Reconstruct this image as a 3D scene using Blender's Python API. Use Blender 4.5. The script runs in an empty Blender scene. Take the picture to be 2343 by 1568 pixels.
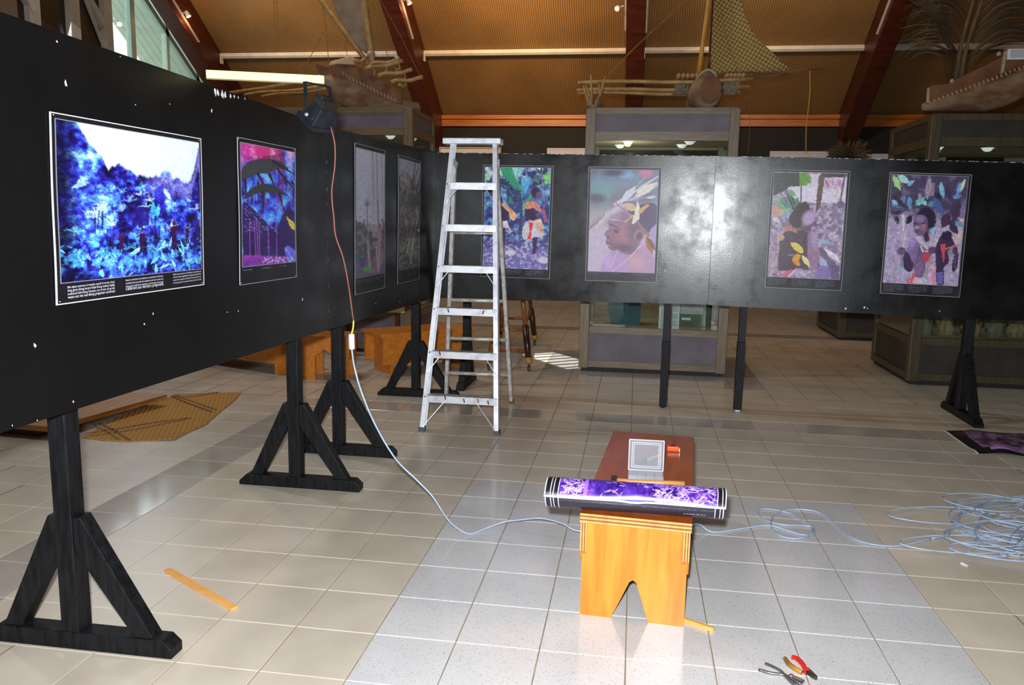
import bpy, math, random
import numpy as np
from mathutils import Vector, Matrix

SC = bpy.context.scene
COL = SC.collection
random.seed(7)
rng = np.random.default_rng(11)

# ------------------------------------------------------------------ camera
IW, IH = 2343, 1568
FPX, PITCH, ROLL, YAW = 1836.69, -0.151772, 0.018221, -0.149686
T = 0.33                                   # floor tile module in metres
CAM = np.array([2.92317, -9.70153, 4.97483]) * T

def cam_axes():
    cy, sy, cp, sp = math.cos(YAW), math.sin(YAW), math.cos(PITCH), math.sin(PITCH)
    fwd = np.array([sy * cp, cy * cp, sp]); right = np.array([cy, -sy, 0.0]); up = np.cross(right, fwd)
    r = math.cos(ROLL) * right + math.sin(ROLL) * up
    u = -math.sin(ROLL) * right + math.cos(ROLL) * up
    return np.array([r, u, fwd])
RA = cam_axes()
cd = bpy.data.cameras.new('camera'); cam = bpy.data.objects.new('camera', cd); COL.objects.link(cam)
cd.sensor_width = 36.0; cd.sensor_fit = 'HORIZONTAL'; cd.lens = FPX / IW * 36.0
cd.clip_start = 0.05; cd.clip_end = 200
M = Matrix.Identity(4)
for i in range(3):
    M[i][0], M[i][1], M[i][2], M[i][3] = RA[0][i], RA[1][i], -RA[2][i], CAM[i]
cam.matrix_world = M
SC.camera = cam

# ------------------------------------------------------------------ world, lights, exposure
wd = bpy.data.worlds.new('sky'); SC.world = wd; wd.use_nodes = True
wd.node_tree.nodes['Background'].inputs[0].default_value = (0.80, 0.92, 1.0, 1)
wd.node_tree.nodes['Background'].inputs[1].default_value = 2.2
SC.view_settings.view_transform = 'Standard'; SC.view_settings.look = 'None'
SC.view_settings.gamma = 1.0; SC.view_settings.use_curve_mapping = False
SC.view_settings.exposure = 0.0

def light(name, kind, loc, target, energy, color, size=0.1, size_y=None, spot=None, blend=0.5, spread=180):
    d = bpy.data.lights.new(name, kind); o = bpy.data.objects.new(name, d); COL.objects.link(o)
    d.energy = energy; d.color = color
    if kind == 'AREA':
        d.shape = 'RECTANGLE' if size_y else 'DISK'; d.size = size
        if size_y: d.size_y = size_y
        d.spread = math.radians(spread)
    elif kind == 'SPOT':
        d.spot_size = math.radians(spot); d.spot_blend = blend; d.shadow_soft_size = size
    else:
        d.shadow_soft_size = size
    o.location = loc
    o.rotation_euler = (Vector(target) - Vector(loc)).to_track_quat('-Z', 'Y').to_euler()
    return o
COOL = (0.80, 0.90, 1.0); WARM = (1.0, 0.60, 0.29); FLASH = (0.93, 0.965, 1.0)
# the camera's own flash, just above and left of the lens
light('camera_flash', 'AREA', CAM + RA[1] * 0.12 - RA[0] * 0.05, CAM + RA[2] * 5 + RA[1] * 0.2, 300, FLASH, 0.07)
# cool fill lamp in the added doorway behind the camera
light('entrance_fill', 'AREA', (3.35, -4.66, 1.45), (1.8, 3.9, 1.45), 30, COOL, 1.5, 2.2)
# area lamp under the closed ridge, added for cool light from high left
light('ridge_fill', 'AREA', (-4.6, 3.6, 9.3), (-0.6, 2.6, 0), 240, (0.80, 0.90, 1.0), 0.5, 1.6)
# daylight through the gable glazing on the left
light('gable_daylight', 'AREA', (-8.0, 9.6, 4.9), (-3, 9, 3.2), 60, COOL, 2.6, 1.6)
# unseen warm area lamps above the frame, added to brighten matting and floor
light('warm_wash', 'AREA', (-1.3, 8.6, 5.6), (-1.3, 14.0, 5.1), 115, WARM, 0.5, spread=105)
light('warm_wash', 'AREA', (2.9, 8.4, 5.6), (3.2, 14.0, 5.1), 42, (1.0, 0.74, 0.48), 0.5, spread=105)
light('warm_wash', 'AREA', (-5.6, 8.8, 5.6), (-5.6, 14.0, 5.1), 48, (1.0, 0.70, 0.42), 0.5, spread=105)
light('warm_wash', 'AREA', (-3.5, 6.5, 6.5), (-3.5, 6.0, 0), 60, (1.0, 0.60, 0.30), 0.6)
light('warm_wash', 'AREA', (4.0, 8.0, 6.3), (3.4, 8.5, 0), 40, (1.0, 0.62, 0.32), 0.6)

# ------------------------------------------------------------------ measuring helpers (photo pixel + a known plane -> world point)
def ray(x, y):
    return np.array([(x - IW / 2) / FPX, -(y - IH / 2) / FPX, 1.0]) @ RA
def onz(x, y, z=0.0):
    d = ray(x, y); return CAM + d * ((z - CAM[2]) / d[2])
def ony(x, y, Y):
    d = ray(x, y); return CAM + d * ((Y - CAM[1]) / d[1])
def onx(x, y, X):
    d = ray(x, y); return CAM + d * ((X - CAM[0]) / d[0])
def onplane(x, y, a, b):
    n = np.array([b[1] - a[1], -(b[0] - a[0])]); d = ray(x, y)
    return CAM + d * (float(n @ (np.array(a[:2]) - CAM[:2])) / float(n @ d[:2]))
def project(P):
    d = RA @ (np.array(P, float) - CAM)
    return (IW / 2 + FPX * d[0] / d[2], IH / 2 - FPX * d[1] / d[2], d[2])

# ------------------------------------------------------------------ materials
def lin(c):
    return tuple(((v / 255) / 12.92 if v <= 10 else ((v / 255 + 0.055) / 1.055) ** 2.4) for v in c) + (1.0,)
def new_mat(name):
    m = bpy.data.materials.new(name); m.use_nodes = True
    nt = m.node_tree; b = nt.nodes['Principled BSDF']
    return m, nt, b
def N(nt, kind, **kw):
    n = nt.nodes.new(kind)
    for k, v in kw.items():
        if hasattr(n, k): setattr(n, k, v)
        else: n.inputs[k].default_value = v
    return n
def L(nt, a, ao, b, bi): nt.links.new(a.outputs[ao], b.inputs[bi])

def mat(name, c1, c2=None, scale=8, stretch=(1, 1, 1), rough=0.5, rough2=None, metal=0.0, bump=0.0, bscale=None,
        spec=0.5, lo=0.35, hi=0.65, detail=4, rand=0.0, coord='Object'):
    m, nt, b = new_mat(name)
    c2 = c2 or c1
    tc = N(nt, 'ShaderNodeTexCoord'); mp = N(nt, 'ShaderNodeMapping'); mp.inputs['Scale'].default_value = stretch
    L(nt, tc, coord, mp, 'Vector')
    no = N(nt, 'ShaderNodeTexNoise'); no.inputs['Scale'].default_value = scale; no.inputs['Detail'].default_value = detail
    L(nt, mp, 'Vector', no, 'Vector')
    rp = N(nt, 'ShaderNodeValToRGB'); e = rp.color_ramp.elements
    e[0].position, e[1].position = lo, hi; e[0].color, e[1].color = lin(c1), lin(c2)
    L(nt, no, 'Fac', rp, 'Fac')
    last = rp
    if rand:
        oi = N(nt, 'ShaderNodeObjectInfo'); hs = N(nt, 'ShaderNodeHueSaturation')
        mr = N(nt, 'ShaderNodeMapRange'); mr.inputs['To Min'].default_value = 1 - rand; mr.inputs['To Max'].default_value = 1 + rand
        L(nt, oi, 'Random', mr, 'Value'); L(nt, mr, 'Result', hs, 'Value'); L(nt, rp, 'Color', hs, 'Color'); last = hs
    L(nt, last, 'Color', b, 'Base Color')
    b.inputs['Roughness'].default_value = rough; b.inputs['Metallic'].default_value = metal
    b.inputs['Specular IOR Level'].default_value = spec
    if rough2 is not None:
        mr2 = N(nt, 'ShaderNodeMapRange'); mr2.inputs['From Min'].default_value = lo; mr2.inputs['From Max'].default_value = hi
        mr2.inputs['To Min'].default_value = rough; mr2.inputs['To Max'].default_value = rough2
        L(nt, no, 'Fac', mr2, 'Value'); L(nt, mr2, 'Result', b, 'Roughness')
    if bump:
        n2 = N(nt, 'ShaderNodeTexNoise'); n2.inputs['Scale'].default_value = bscale or scale * 3; n2.inputs['Detail'].default_value = 3
        L(nt, mp, 'Vector', n2, 'Vector')
        bp = N(nt, 'ShaderNodeBump'); bp.inputs['Strength'].default_value = bump; bp.inputs['Distance'].default_value = 0.01
        L(nt, n2, 'Fac', bp, 'Height'); L(nt, bp, 'Normal', b, 'Normal')
    return m

def mat_glass(name, tint=(0.92, 0.97, 0.95), ior=1.5):
    m, nt, b = new_mat(name); nt.nodes.remove(b)
    tr = N(nt, 'ShaderNodeBsdfTransparent'); tr.inputs[0].default_value = tint + (1,)
    gl = N(nt, 'ShaderNodeBsdfGlossy'); gl.inputs['Roughness'].default_value = 0.02
    lw = N(nt, 'ShaderNodeLayerWeight'); pw = N(nt, 'ShaderNodeMath', operation='POWER'); pw.inputs[1].default_value = 4.0; L(nt, lw, 'Facing', pw, 0)
    fr = N(nt, 'ShaderNodeMapRange'); fr.inputs['To Min'].default_value = .04; fr.inputs['To Max'].default_value = .9; L(nt, pw, 0, fr, 0)
    mx = N(nt, 'ShaderNodeMixShader'); L(nt, fr, 0, mx, 0); L(nt, tr, 0, mx, 1); L(nt, gl, 0, mx, 2)
    L(nt, mx, 0, nt.nodes['Material Output'], 0)
    return m

def mat_emit(name, c, s):
    m, nt, b = new_mat(name); b.inputs['Base Color'].default_value = lin(c)
    b.inputs['Emission Color'].default_value = lin(c); b.inputs['Emission Strength'].default_value = s
    return m

def mat_attr(name, rough=0.35, spec=0.4):
    m, nt, b = new_mat(name); a = N(nt, 'ShaderNodeVertexColor', layer_name='print')
    L(nt, a, 'Color', b, 'Base Color'); b.inputs['Roughness'].default_value = rough; b.inputs['Specular IOR Level'].default_value = spec
    return m

def mat_weave(name, c1, c2, sx, sy, rot=45, rough=0.8, bump=0.5, mix2=None):
    """over/under strip weave from two crossed wave textures and a checker"""
    m, nt, b = new_mat(name)
    tc = N(nt, 'ShaderNodeTexCoord'); mp = N(nt, 'ShaderNodeMapping')
    mp.inputs['Rotation'].default_value = (0, 0, math.radians(rot)); mp.inputs['Scale'].default_value = (sx, sy, 1)
    L(nt, tc, 'UV', mp, 'Vector')
    ck = N(nt, 'ShaderNodeTexChecker'); ck.inputs['Scale'].default_value = 1.0; L(nt, mp, 'Vector', ck, 'Vector')
    w1 = N(nt, 'ShaderNodeTexWave', bands_direction='X'); w1.inputs['Scale'].default_value = 0.5 / 0.159 * 0.1
    w2 = N(nt, 'ShaderNodeTexWave', bands_direction='Y'); w2.inputs['Scale'].default_value = 0.5 / 0.159 * 0.1
    for w in (w1, w2): L(nt, mp, 'Vector', w, 'Vector'); w.inputs['Distortion'].default_value = 0.3
    mx = N(nt, 'ShaderNodeMix', data_type='RGBA'); L(nt, ck, 'Fac', mx, 0); L(nt, w1, 'Color', mx, 6); L(nt, w2, 'Color', mx, 7)
    no = N(nt, 'ShaderNodeTexNoise'); no.inputs['Scale'].default_value = 1.3; no.inputs['Detail'].default_value = 5; L(nt, tc, 'UV', no, 'Vector')
    m2 = N(nt, 'ShaderNodeMix', data_type='RGBA'); m2.inputs[0].default_value = 0.45; L(nt, mx, 2, m2, 6); L(nt, no, 'Color', m2, 7)
    bw = N(nt, 'ShaderNodeRGBToBW'); L(nt, m2, 2, bw, 0)
    rp = N(nt, 'ShaderNodeValToRGB'); e = rp.color_ramp.elements; e[0].position, e[1].position = 0.25, 0.75
    e[0].color, e[1].color = lin(c1), lin(c2); L(nt, bw, 0, rp, 0); L(nt, rp, 'Color', b, 'Base Color')
    b.inputs['Roughness'].default_value = rough; b.inputs['Specular IOR Level'].default_value = 0.25
    bp = N(nt, 'ShaderNodeBump'); bp.inputs['Strength'].default_value = bump; bp.inputs['Distance'].default_value = 0.006
    L(nt, mx, 2, bp, 'Height'); L(nt, bp, 'Normal', b, 'Normal')
    return m

def mat_speckle(name, base, base2, rough):
    m, nt, b = new_mat(name)
    g = N(nt, 'ShaderNodeNewGeometry')
    no = N(nt, 'ShaderNodeTexNoise'); no.inputs['Scale'].default_value = 2.0; no.inputs['Detail'].default_value = 3; L(nt, g, 'Position', no, 'Vector')
    rp = N(nt, 'ShaderNodeValToRGB'); e = rp.color_ramp.elements; e[0].position, e[1].position = .3, .7
    e[0].color, e[1].color = lin(base), lin(base2); L(nt, no, 'Fac', rp, 0)
    vo = N(nt, 'ShaderNodeTexVoronoi'); vo.inputs['Scale'].default_value = 120; L(nt, g, 'Position', vo, 'Vector')
    lt = N(nt, 'ShaderNodeMath', operation='LESS_THAN'); lt.inputs[1].default_value = 0.2; L(nt, vo, 'Distance', lt, 0)
    sp = N(nt, 'ShaderNodeSeparateColor'); L(nt, vo, 'Color', sp, 0)
    gt = N(nt, 'ShaderNodeMath', operation='GREATER_THAN'); gt.inputs[1].default_value = 0.3; L(nt, sp, 0, gt, 0)
    mu = N(nt, 'ShaderNodeMath', operation='MULTIPLY'); L(nt, lt, 0, mu, 0); L(nt, gt, 0, mu, 1)
    r2 = N(nt, 'ShaderNodeValToRGB'); e = r2.color_ramp.elements; e[0].position, e[1].position = 0.0, 1.0
    e[0].color, e[1].color = lin((72, 82, 108)), lin((168, 130, 112)); L(nt, sp, 1, r2, 0)
    mx = N(nt, 'ShaderNodeMix', data_type='RGBA'); L(nt, mu, 0, mx, 0); L(nt, rp, 'Color', mx, 6); L(nt, r2, 'Color', mx, 7)
    L(nt, mx, 2, b, 'Base Color'); b.inputs['Roughness'].default_value = rough
    return m

def mat_tile(name, base, base2, rough):
    m, nt, b = new_mat(name)
    g = N(nt, 'ShaderNodeNewGeometry')
    no = N(nt, 'ShaderNodeTexNoise'); no.inputs['Scale'].default_value = 3.5; no.inputs['Detail'].default_value = 6; L(nt, g, 'Position', no, 'Vector')
    rp = N(nt, 'ShaderNodeValToRGB'); e = rp.color_ramp.elements; e[0].position, e[1].position = .3, .72
    e[0].color, e[1].color = lin(base), lin(base2); L(nt, no, 'Fac', rp, 0)
    oi = N(nt, 'ShaderNodeObjectInfo'); hs = N(nt, 'ShaderNodeHueSaturation'); mr = N(nt, 'ShaderNodeMapRange')
    mr.inputs['To Min'].default_value = .96; mr.inputs['To Max'].default_value = 1.04
    L(nt, oi, 'Random', mr, 'Value'); L(nt, mr, 'Result', hs, 'Value'); L(nt, rp, 'Color', hs, 'Color'); L(nt, hs, 'Color', b, 'Base Color')
    mr2 = N(nt, 'ShaderNodeMapRange'); mr2.inputs['To Min'].default_value = rough * .8; mr2.inputs['To Max'].default_value = rough * 1.25
    L(nt, no, 'Fac', mr2, 'Value'); L(nt, mr2, 'Result', b, 'Roughness')
    return m

MT = {}
MT['tile'] = mat_tile('floor_tile', (190, 179, 162), (206, 195, 178), 0.30)
MT['tile_polished'] = mat_tile('floor_tile_polished', (172, 163, 153), (186, 177, 167), 0.10)
MT['tile_speckled'] = mat_speckle('floor_tile_speckled', (190, 189, 189), (204, 203, 202), 0.13)
MT['grout'] = mat('grout', (150, 134, 104), (120, 106, 82), 6, rough=0.9)
MT['black_wall'] = mat('black_wall', (11, 11, 10), (17, 16, 15), 3, rough=0.8)
MT['side_wall'] = mat('side_wall', (120, 104, 84), (136, 118, 96), 3, rough=0.85)
MT['matting'] = mat_weave('woven_matting', (92, 68, 40), (160, 124, 76), 34, 34, 45, bump=0.6)
MT['beam'] = mat('beam_wood', (58, 20, 11), (84, 31, 16), 3, (1, 1, 6), rough=0.42)
MT['white_paint'] = mat('white_paint', (205, 200, 190), (222, 218, 208), 4, rough=0.5)
MT['cornice'] = mat('cornice_wood', (146, 80, 8), (172, 98, 14), 2, (1, 12, 12), rough=0.4)
MT['grey_post'] = mat('grey_post', (170, 164, 150), (190, 184, 170), 5, rough=0.6)
MT['soffit'] = mat('soffit_board', (205, 212, 196), (218, 224, 208), 5, rough=0.6)
MT['dark_glass'] = mat('dark_glazing', (26, 23, 18), (38, 33, 26), 2, rough=0.25)
MT['frame_mint'] = mat('window_frame_paint', (172, 196, 182), (188, 208, 196), 4, rough=0.4)
MT['glass'] = mat_glass('clear_glass')
MT['glass_case'] = mat_glass('case_glass', (0.90, 0.95, 0.92), 1.52)

def mat_panel(name, patchy):
    """roller-painted black board: patchy gloss, fine roller stipple"""
    m, nt, b = new_mat(name)
    tc = N(nt, 'ShaderNodeTexCoord')
    no = N(nt, 'ShaderNodeTexNoise'); no.inputs['Scale'].default_value = 3.2; no.inputs['Detail'].default_value = 7; no.inputs['Roughness'].default_value = .65
    L(nt, tc, 'Object', no, 'Vector')
    mr = N(nt, 'ShaderNodeMapRange'); mr.inputs['From Min'].default_value = .35; mr.inputs['From Max'].default_value = .65
    mr.inputs['To Min'].default_value = 0.20 if patchy else 0.30; mr.inputs['To Max'].default_value = 0.37 if patchy else 0.42
    L(nt, no, 'Fac', mr, 'Value'); L(nt, mr, 'Result', b, 'Roughness')
    n2 = N(nt, 'ShaderNodeTexNoise'); n2.inputs['Scale'].default_value = 90; n2.inputs['Detail'].default_value = 3; L(nt, tc, 'Object', n2, 'Vector')
    bp = N(nt, 'ShaderNodeBump'); bp.inputs['Strength'].default_value = 0.10 if patchy else .05; bp.inputs['Distance'].default_value = 0.003
    L(nt, n2, 'Fac', bp, 'Height'); L(nt, bp, 'Normal', b, 'Normal')
    b.inputs['Base Color'].default_value = lin((14, 14, 15)); b.inputs['Specular IOR Level'].default_value = 0.58 if patchy else 0.28
    return m
MT['panel'] = mat_panel('black_panel_paint', False)
MT['panel_rolled'] = mat_panel('black_panel_rolled_paint', True)
MT['stand'] = mat('black_stand_wood', (9, 10, 11), (24, 25, 29), 5, (9, 9, 1.5), rough=0.5, bump=0.3, spec=.22)
MT['chip'] = mat('chipped_white', (235, 235, 240), (210, 210, 220), 30, rough=0.6)

# ------------------------------------------------------------------ mesh helpers
WPOS = {}
class MB:
    def __init__(self): self.v = []; self.f = []
    def add(self, vs, fs):
        o = len(self.v); self.v += [tuple(map(float, p)) for p in vs]; self.f += [tuple(i + o for i in f) for f in fs]; return self
    def box(self, lo, hi):
        (a, b, c), (d, e, g) = lo, hi
        return self.add([(a, b, c), (d, b, c), (d, e, c), (a, e, c), (a, b, g), (d, b, g), (d, e, g), (a, e, g)],
                        [(0, 3, 2, 1), (4, 5, 6, 7), (0, 1, 5, 4), (1, 2, 6, 5), (2, 3, 7, 6), (3, 0, 4, 7)])
    def bar(self, a, b, w, h, up=(0, 0, 1), w2=None, h2=None):
        a = np.array(a, float); b = np.array(b, float); d = b - a; d /= np.linalg.norm(d)
        up = np.array(up, float); s = np.cross(d, up)
        if np.linalg.norm(s) < 1e-6: s = np.cross(d, (1.0, 0, 0))
        s /= np.linalg.norm(s); u = np.cross(s, d)
        w2 = w2 or w; h2 = h2 or h; vs = []
        for p, ww, hh in ((a, w, h), (b, w2, h2)):
            for i, j in ((-1, -1), (1, -1), (1, 1), (-1, 1)): vs.append(p + s * i * ww / 2 + u * j * hh / 2)
        return self.add(vs, [(0, 1, 2, 3), (7, 6, 5, 4), (0, 4, 5, 1), (1, 5, 6, 2), (2, 6, 7, 3), (3, 7, 4, 0)])
    def prism(self, poly, vec):
        n = len(poly); vec = np.array(vec, float); vs = [np.array(p, float) for p in poly]; vs += [p + vec for p in vs]
        return self.add(vs, [tuple(range(n))[::-1], tuple(range(n, 2 * n))] + [(i, (i + 1) % n, n + (i + 1) % n, n + i) for i in range(n)])
    def tube(self, pts, r, n=8, caps=True):
        pts = np.array(pts, float); k = len(pts); rs = np.full(k, r) if np.isscalar(r) else np.array(r, float)
        tg = np.gradient(pts, axis=0); tg /= np.linalg.norm(tg, axis=1)[:, None] + 1e-12
        s = np.cross(tg[0], (0, 0, 1.0))
        if np.linalg.norm(s) < 1e-3: s = np.cross(tg[0], (1.0, 0, 0))
        s /= np.linalg.norm(s); vs = []
        for i in range(k):
            s = s - tg[i] * float(s @ tg[i]); s /= np.linalg.norm(s) + 1e-12; u = np.cross(s, tg[i])
            for j in range(n):
                a = 2 * math.pi * j / n; vs.append(pts[i] + rs[i] * (math.cos(a) * s + math.sin(a) * u))
        fs = [(i * n + j, i * n + (j + 1) % n, (i + 1) * n + (j + 1) % n, (i + 1) * n + j) for i in range(k - 1) for j in range(n)]
        if caps: fs += [tuple(range(n))[::-1], tuple(range((k - 1) * n, k * n))]
        return self.add(vs, fs)
    def lathe(self, prof, c=(0, 0, 0), n=14, axis=(0, 0, 1)):
        ax = np.array(axis, float); ax /= np.linalg.norm(ax); s = np.cross(ax, (1.0, 0, 0))
        if np.linalg.norm(s) < 1e-3: s = np.cross(ax, (0, 1.0, 0))
        s /= np.linalg.norm(s); u = np.cross(ax, s); c = np.array(c, float); vs = []
        for r, z in prof:
            for j in range(n):
                a = 2 * math.pi * j / n; vs.append(c + ax * z + max(r, 1e-5) * (math.cos(a) * s + math.sin(a) * u))
        k = len(prof)
        fs = [(i * n + j, i * n + (j + 1) % n, (i + 1) * n + (j + 1) % n, (i + 1) * n + j) for i in range(k - 1) for j in range(n)]
        return self.add(vs, fs + [tuple(range(n))[::-1], tuple(range((k - 1) * n, k * n))])
    def grid(self, P, closed_u=False):
        P = np.array(P, float); a, b = P.shape[:2]
        fs = [(i * b + j, i * b + (j + 1) % b, (i + 1) * b + (j + 1) % b, (i + 1) * b + j) for i in range(a - 1) for j in range(b if closed_u else b - 1)]
        return self.add(P.reshape(-1, 3), fs)
    def mesh(self, name, material=None, smooth=False):
        me = bpy.data.meshes.new(name); me.from_pydata(self.v, [], self.f); me.update()
        if material: me.materials.append(MT[material] if isinstance(material, str) else material)
        if smooth: me.polygons.foreach_set('use_smooth', [True] * len(me.polygons))
        return me
    def build(self, name, material, parent=None, smooth=False, bevel=0.0):
        me = self.mesh(name, material, smooth); o = bpy.data.objects.new(name, me); COL.objects.link(o)
        # origin at the mesh's base centre
        cs = np.array(self.v); c = Vector(((cs[:, 0].min() + cs[:, 0].max()) / 2, (cs[:, 1].min() + cs[:, 1].max()) / 2, cs[:, 2].min()))
        me.transform(Matrix.Translation(-c)); o.location = c
        if parent is not None:
            o.parent = parent; o.location = c - WPOS.get(parent.name, parent.location)
        WPOS[o.name] = c
        if bevel:
            bv = o.modifiers.new('bevel', 'BEVEL'); bv.width = bevel; bv.segments = 2; bv.limit_method = 'ANGLE'
        return o

def tag(o, label=None, cat=None, group=None, kind=None):
    if label: o['label'] = label
    if cat: o['category'] = cat
    if group: o['group'] = group
    if kind: o['kind'] = kind
    return o
def thing(name, loc, label, cat, group=None):
    o = bpy.data.objects.new(name, None); COL.objects.link(o); o.location = tuple(map(float, loc)); o.empty_display_size = 0.1
    return tag(o, label, cat, group)
def struct(o): o['kind'] = 'structure'; return o
def smooth_path(pts, n=8):
    """Catmull-Rom through the points"""
    P = [np.array(p, float) for p in pts]; P = [2 * P[0] - P[1]] + P + [2 * P[-1] - P[-2]]; out = []
    for i in range(1, len(P) - 2):
        for k in range(n):
            t = k / n
            out.append(0.5 * ((2 * P[i]) + (P[i + 1] - P[i - 1]) * t + (2 * P[i - 1] - 5 * P[i] + 4 * P[i + 1] - P[i + 2]) * t * t + (3 * P[i] - P[i - 1] - 3 * P[i + 1] + P[i + 2]) * t ** 3))
    out.append(P[-2]); return np.array(out)
def planar_uv(me, fn):
    uv = me.uv_layers.new(name='UVMap')
    for lp in me.loops: uv.data[lp.index].uv = fn(me.vertices[lp.vertex_index].co)

# ================================================================== THE SETTING
X0, X1, Y0, YB = -8.2, 10.0, -4.75, 14.5     # gable, right wall, entrance wall, back wall
ZB, SL = 3.87, 0.667                          # eaves height, roof slope
YR = (Y0 + YB) / 2; ZR = ZB + SL * (YB - YR)  # ridge
def zroof(y): return ZB + SL * min(YB - y, y - Y0)

# ---- floor: every tile is a slab over a recessed grout bed
floor = struct(MB().box((X0 - .3, Y0 - .3, -0.12), (X1 + .3, YB + .3, -0.0035)).build('floor', 'grout'))
def tile_mesh(kind):
    g, h, bv = 0.0022, T / 2, 0.0016
    m = MB(); a = h - g; b = a - bv
    m.add([(-a, -a, -.004), (a, -a, -.004), (a, a, -.004), (-a, a, -.004), (-a, -a, -.0012), (a, -a, -.0012), (a, a, -.0012), (-a, a, -.0012),
           (-b, -b, 0), (b, -b, 0), (b, b, 0), (-b, b, 0)],
          [(0, 1, 5, 4), (1, 2, 6, 5), (2, 3, 7, 6), (3, 0, 4, 7), (4, 5, 9, 8), (5, 6, 10, 9), (6, 7, 11, 10), (7, 4, 8, 11), (8, 9, 10, 11)])
    return m
TK = {k: tile_mesh(k).mesh('tile', k) for k in ('tile', 'tile_polished', 'tile_speckled')}
def tile_kind(i, j):
    if 0 <= i < 7 and j < 5: return 'tile_speckled'
    if (i == -6 and j <= 10) or (i == 12 and j <= 10) or (j == 10 and -6 <= i <= 12) or j == 27: return 'tile_polished'
    if 0 <= i < 7 and 15 <= j < 21: return 'tile_polished'
    return 'tile'
cells = []
for i in range(int((X0) / T) - 1, int(X1 / T) + 1):
    for j in range(int(Y0 / T), int(YB / T) + 1):
        px, py, dd = project(((i + .5) * T, (j + .5) * T, 0))
        seen = dd > 0.3 and -40 < px < IW + 40 and 640 < py < IH + 60
        cells.append((0 if seen else 1, dd, i, j))
cells.sort()
rest = {k: MB() for k in TK}
for q, (s, dd, i, j) in enumerate(cells):
    k = tile_kind(i, j); c = ((i + .5) * T, (j + .5) * T)
    if q < 300:
        o = bpy.data.objects.new('tile', TK[k]); COL.objects.link(o); o.parent = floor
        o.location = Vector((c[0], c[1], 0)) - floor.location
    else:
        b = T / 2 - .003; z = 0
        rest[k].add([(c[0] - b, c[1] - b, z), (c[0] + b, c[1] - b, z), (c[0] + b, c[1] + b, z), (c[0] - b, c[1] + b, z)], [(0, 1, 2, 3)])
for k, nm in (('tile', 'distant_tiles'), ('tile_polished', 'distant_polished_tiles'), ('tile_speckled', 'distant_speckled_tiles')):
    if rest[k].v: tag(rest[k].build(nm, k, floor), kind='stuff')

# ---- walls
wb = struct(MB().box((X0 - .3, YB, -.1), (X1 + .3, YB + .25, ZB + .6)).build('wall_back', 'black_wall'))
co = struct(MB().box((X0, YB - .07, 3.64), (X1, YB - .002, 3.87)).box((X0, YB - .12, 3.79), (X1, YB - .07, 3.87)).build('trim_1', 'cornice'))
wr = struct(MB().prism([(X1, Y0, -.1), (X1, YB, -.1), (X1, YB, ZB), (X1, YR, ZR), (X1, Y0, ZB)], (.25, 0, 0)).build('wall_right', 'side_wall'))
# entrance wall behind the photographer, with a doorway added for the cool fill lamp
DX0, DX1, DZ = 2.55, 4.15, 2.6
wf = struct(MB().box((X0 - .3, Y0 - .25, -.1), (DX0, Y0, ZB + .3)).box((DX1, Y0 - .25, -.1), (X1 + .3, Y0, ZB + .3)).box((DX0, Y0 - .25, DZ), (DX1, Y0, ZB + .3)).build('wall_front', 'side_wall'))
struct(MB().box((DX0 - .09, Y0 - .01, 0), (DX0, Y0 + .03, DZ + .09)).box((DX1, Y0 - .01, 0), (DX1 + .09, Y0 + .03, DZ + .09)).box((DX0, Y0 - .01, DZ), (DX1, Y0 + .03, DZ + .09)).build('door_1', 'beam'))

# ---- roof: slab, woven mats between beams, beams, white purlins
ov = 9.55
def slope_slab(ya, yb, x0, x1, t0, t1):
    za, zb_ = (ZB + SL * (YB - ya), ZB + SL * (YB - yb)) if ya >= YR - .01 and yb >= YR - .01 else (ZB + SL * (ya - Y0), ZB + SL * (yb - Y0))
    return [(x0, ya, za + t0), (x1, ya, za + t0), (x1, yb, zb_ + t0), (x0, yb, zb_ + t0)], t1 - t0
m = MB()
for ya, yb in ((YB + .6, YR), (YR, Y0 - .6)):
    q, h = slope_slab(ya, yb, X0 - .02, X1 + .3, .03, .2)
    m.prism(q, (0, 0, h))
ceiling = struct(m.build('ceiling', 'matting'))
planar_uv(ceiling.data, lambda c: (c.x, c.y * 1.2))
BEAMS = [0.81 + 4.31 * k for k in range(-2, 3)]
BW, BD = 0.34, 0.70
def slope_pt(x, y, dz): return (x, y, ZB + SL * (YB - y) + dz)
for bx in BEAMS:
    m = MB()
    poly = [slope_pt(bx - BW / 2, YB + .05, .02), slope_pt(bx - BW / 2, YR, .02), slope_pt(bx - BW / 2, YR, -BD), slope_pt(bx - BW / 2, YB + .05, -BD)]
    m.prism(poly, (BW, 0, 0))
    ob = m.build('roof_beam', 'beam', ceiling, bevel=0.012); ob['label'] = 'dark red-brown sloping roof beam'
PUR = [12.93, 11.2, 9.4, 7.6]
spans = [(X0, BEAMS[0] - BW / 2)] + [(BEAMS[k] + BW / 2, BEAMS[k + 1] - BW / 2) for k in range(len(BEAMS) - 1)] + [(BEAMS[-1] + BW / 2, X1)]
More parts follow.
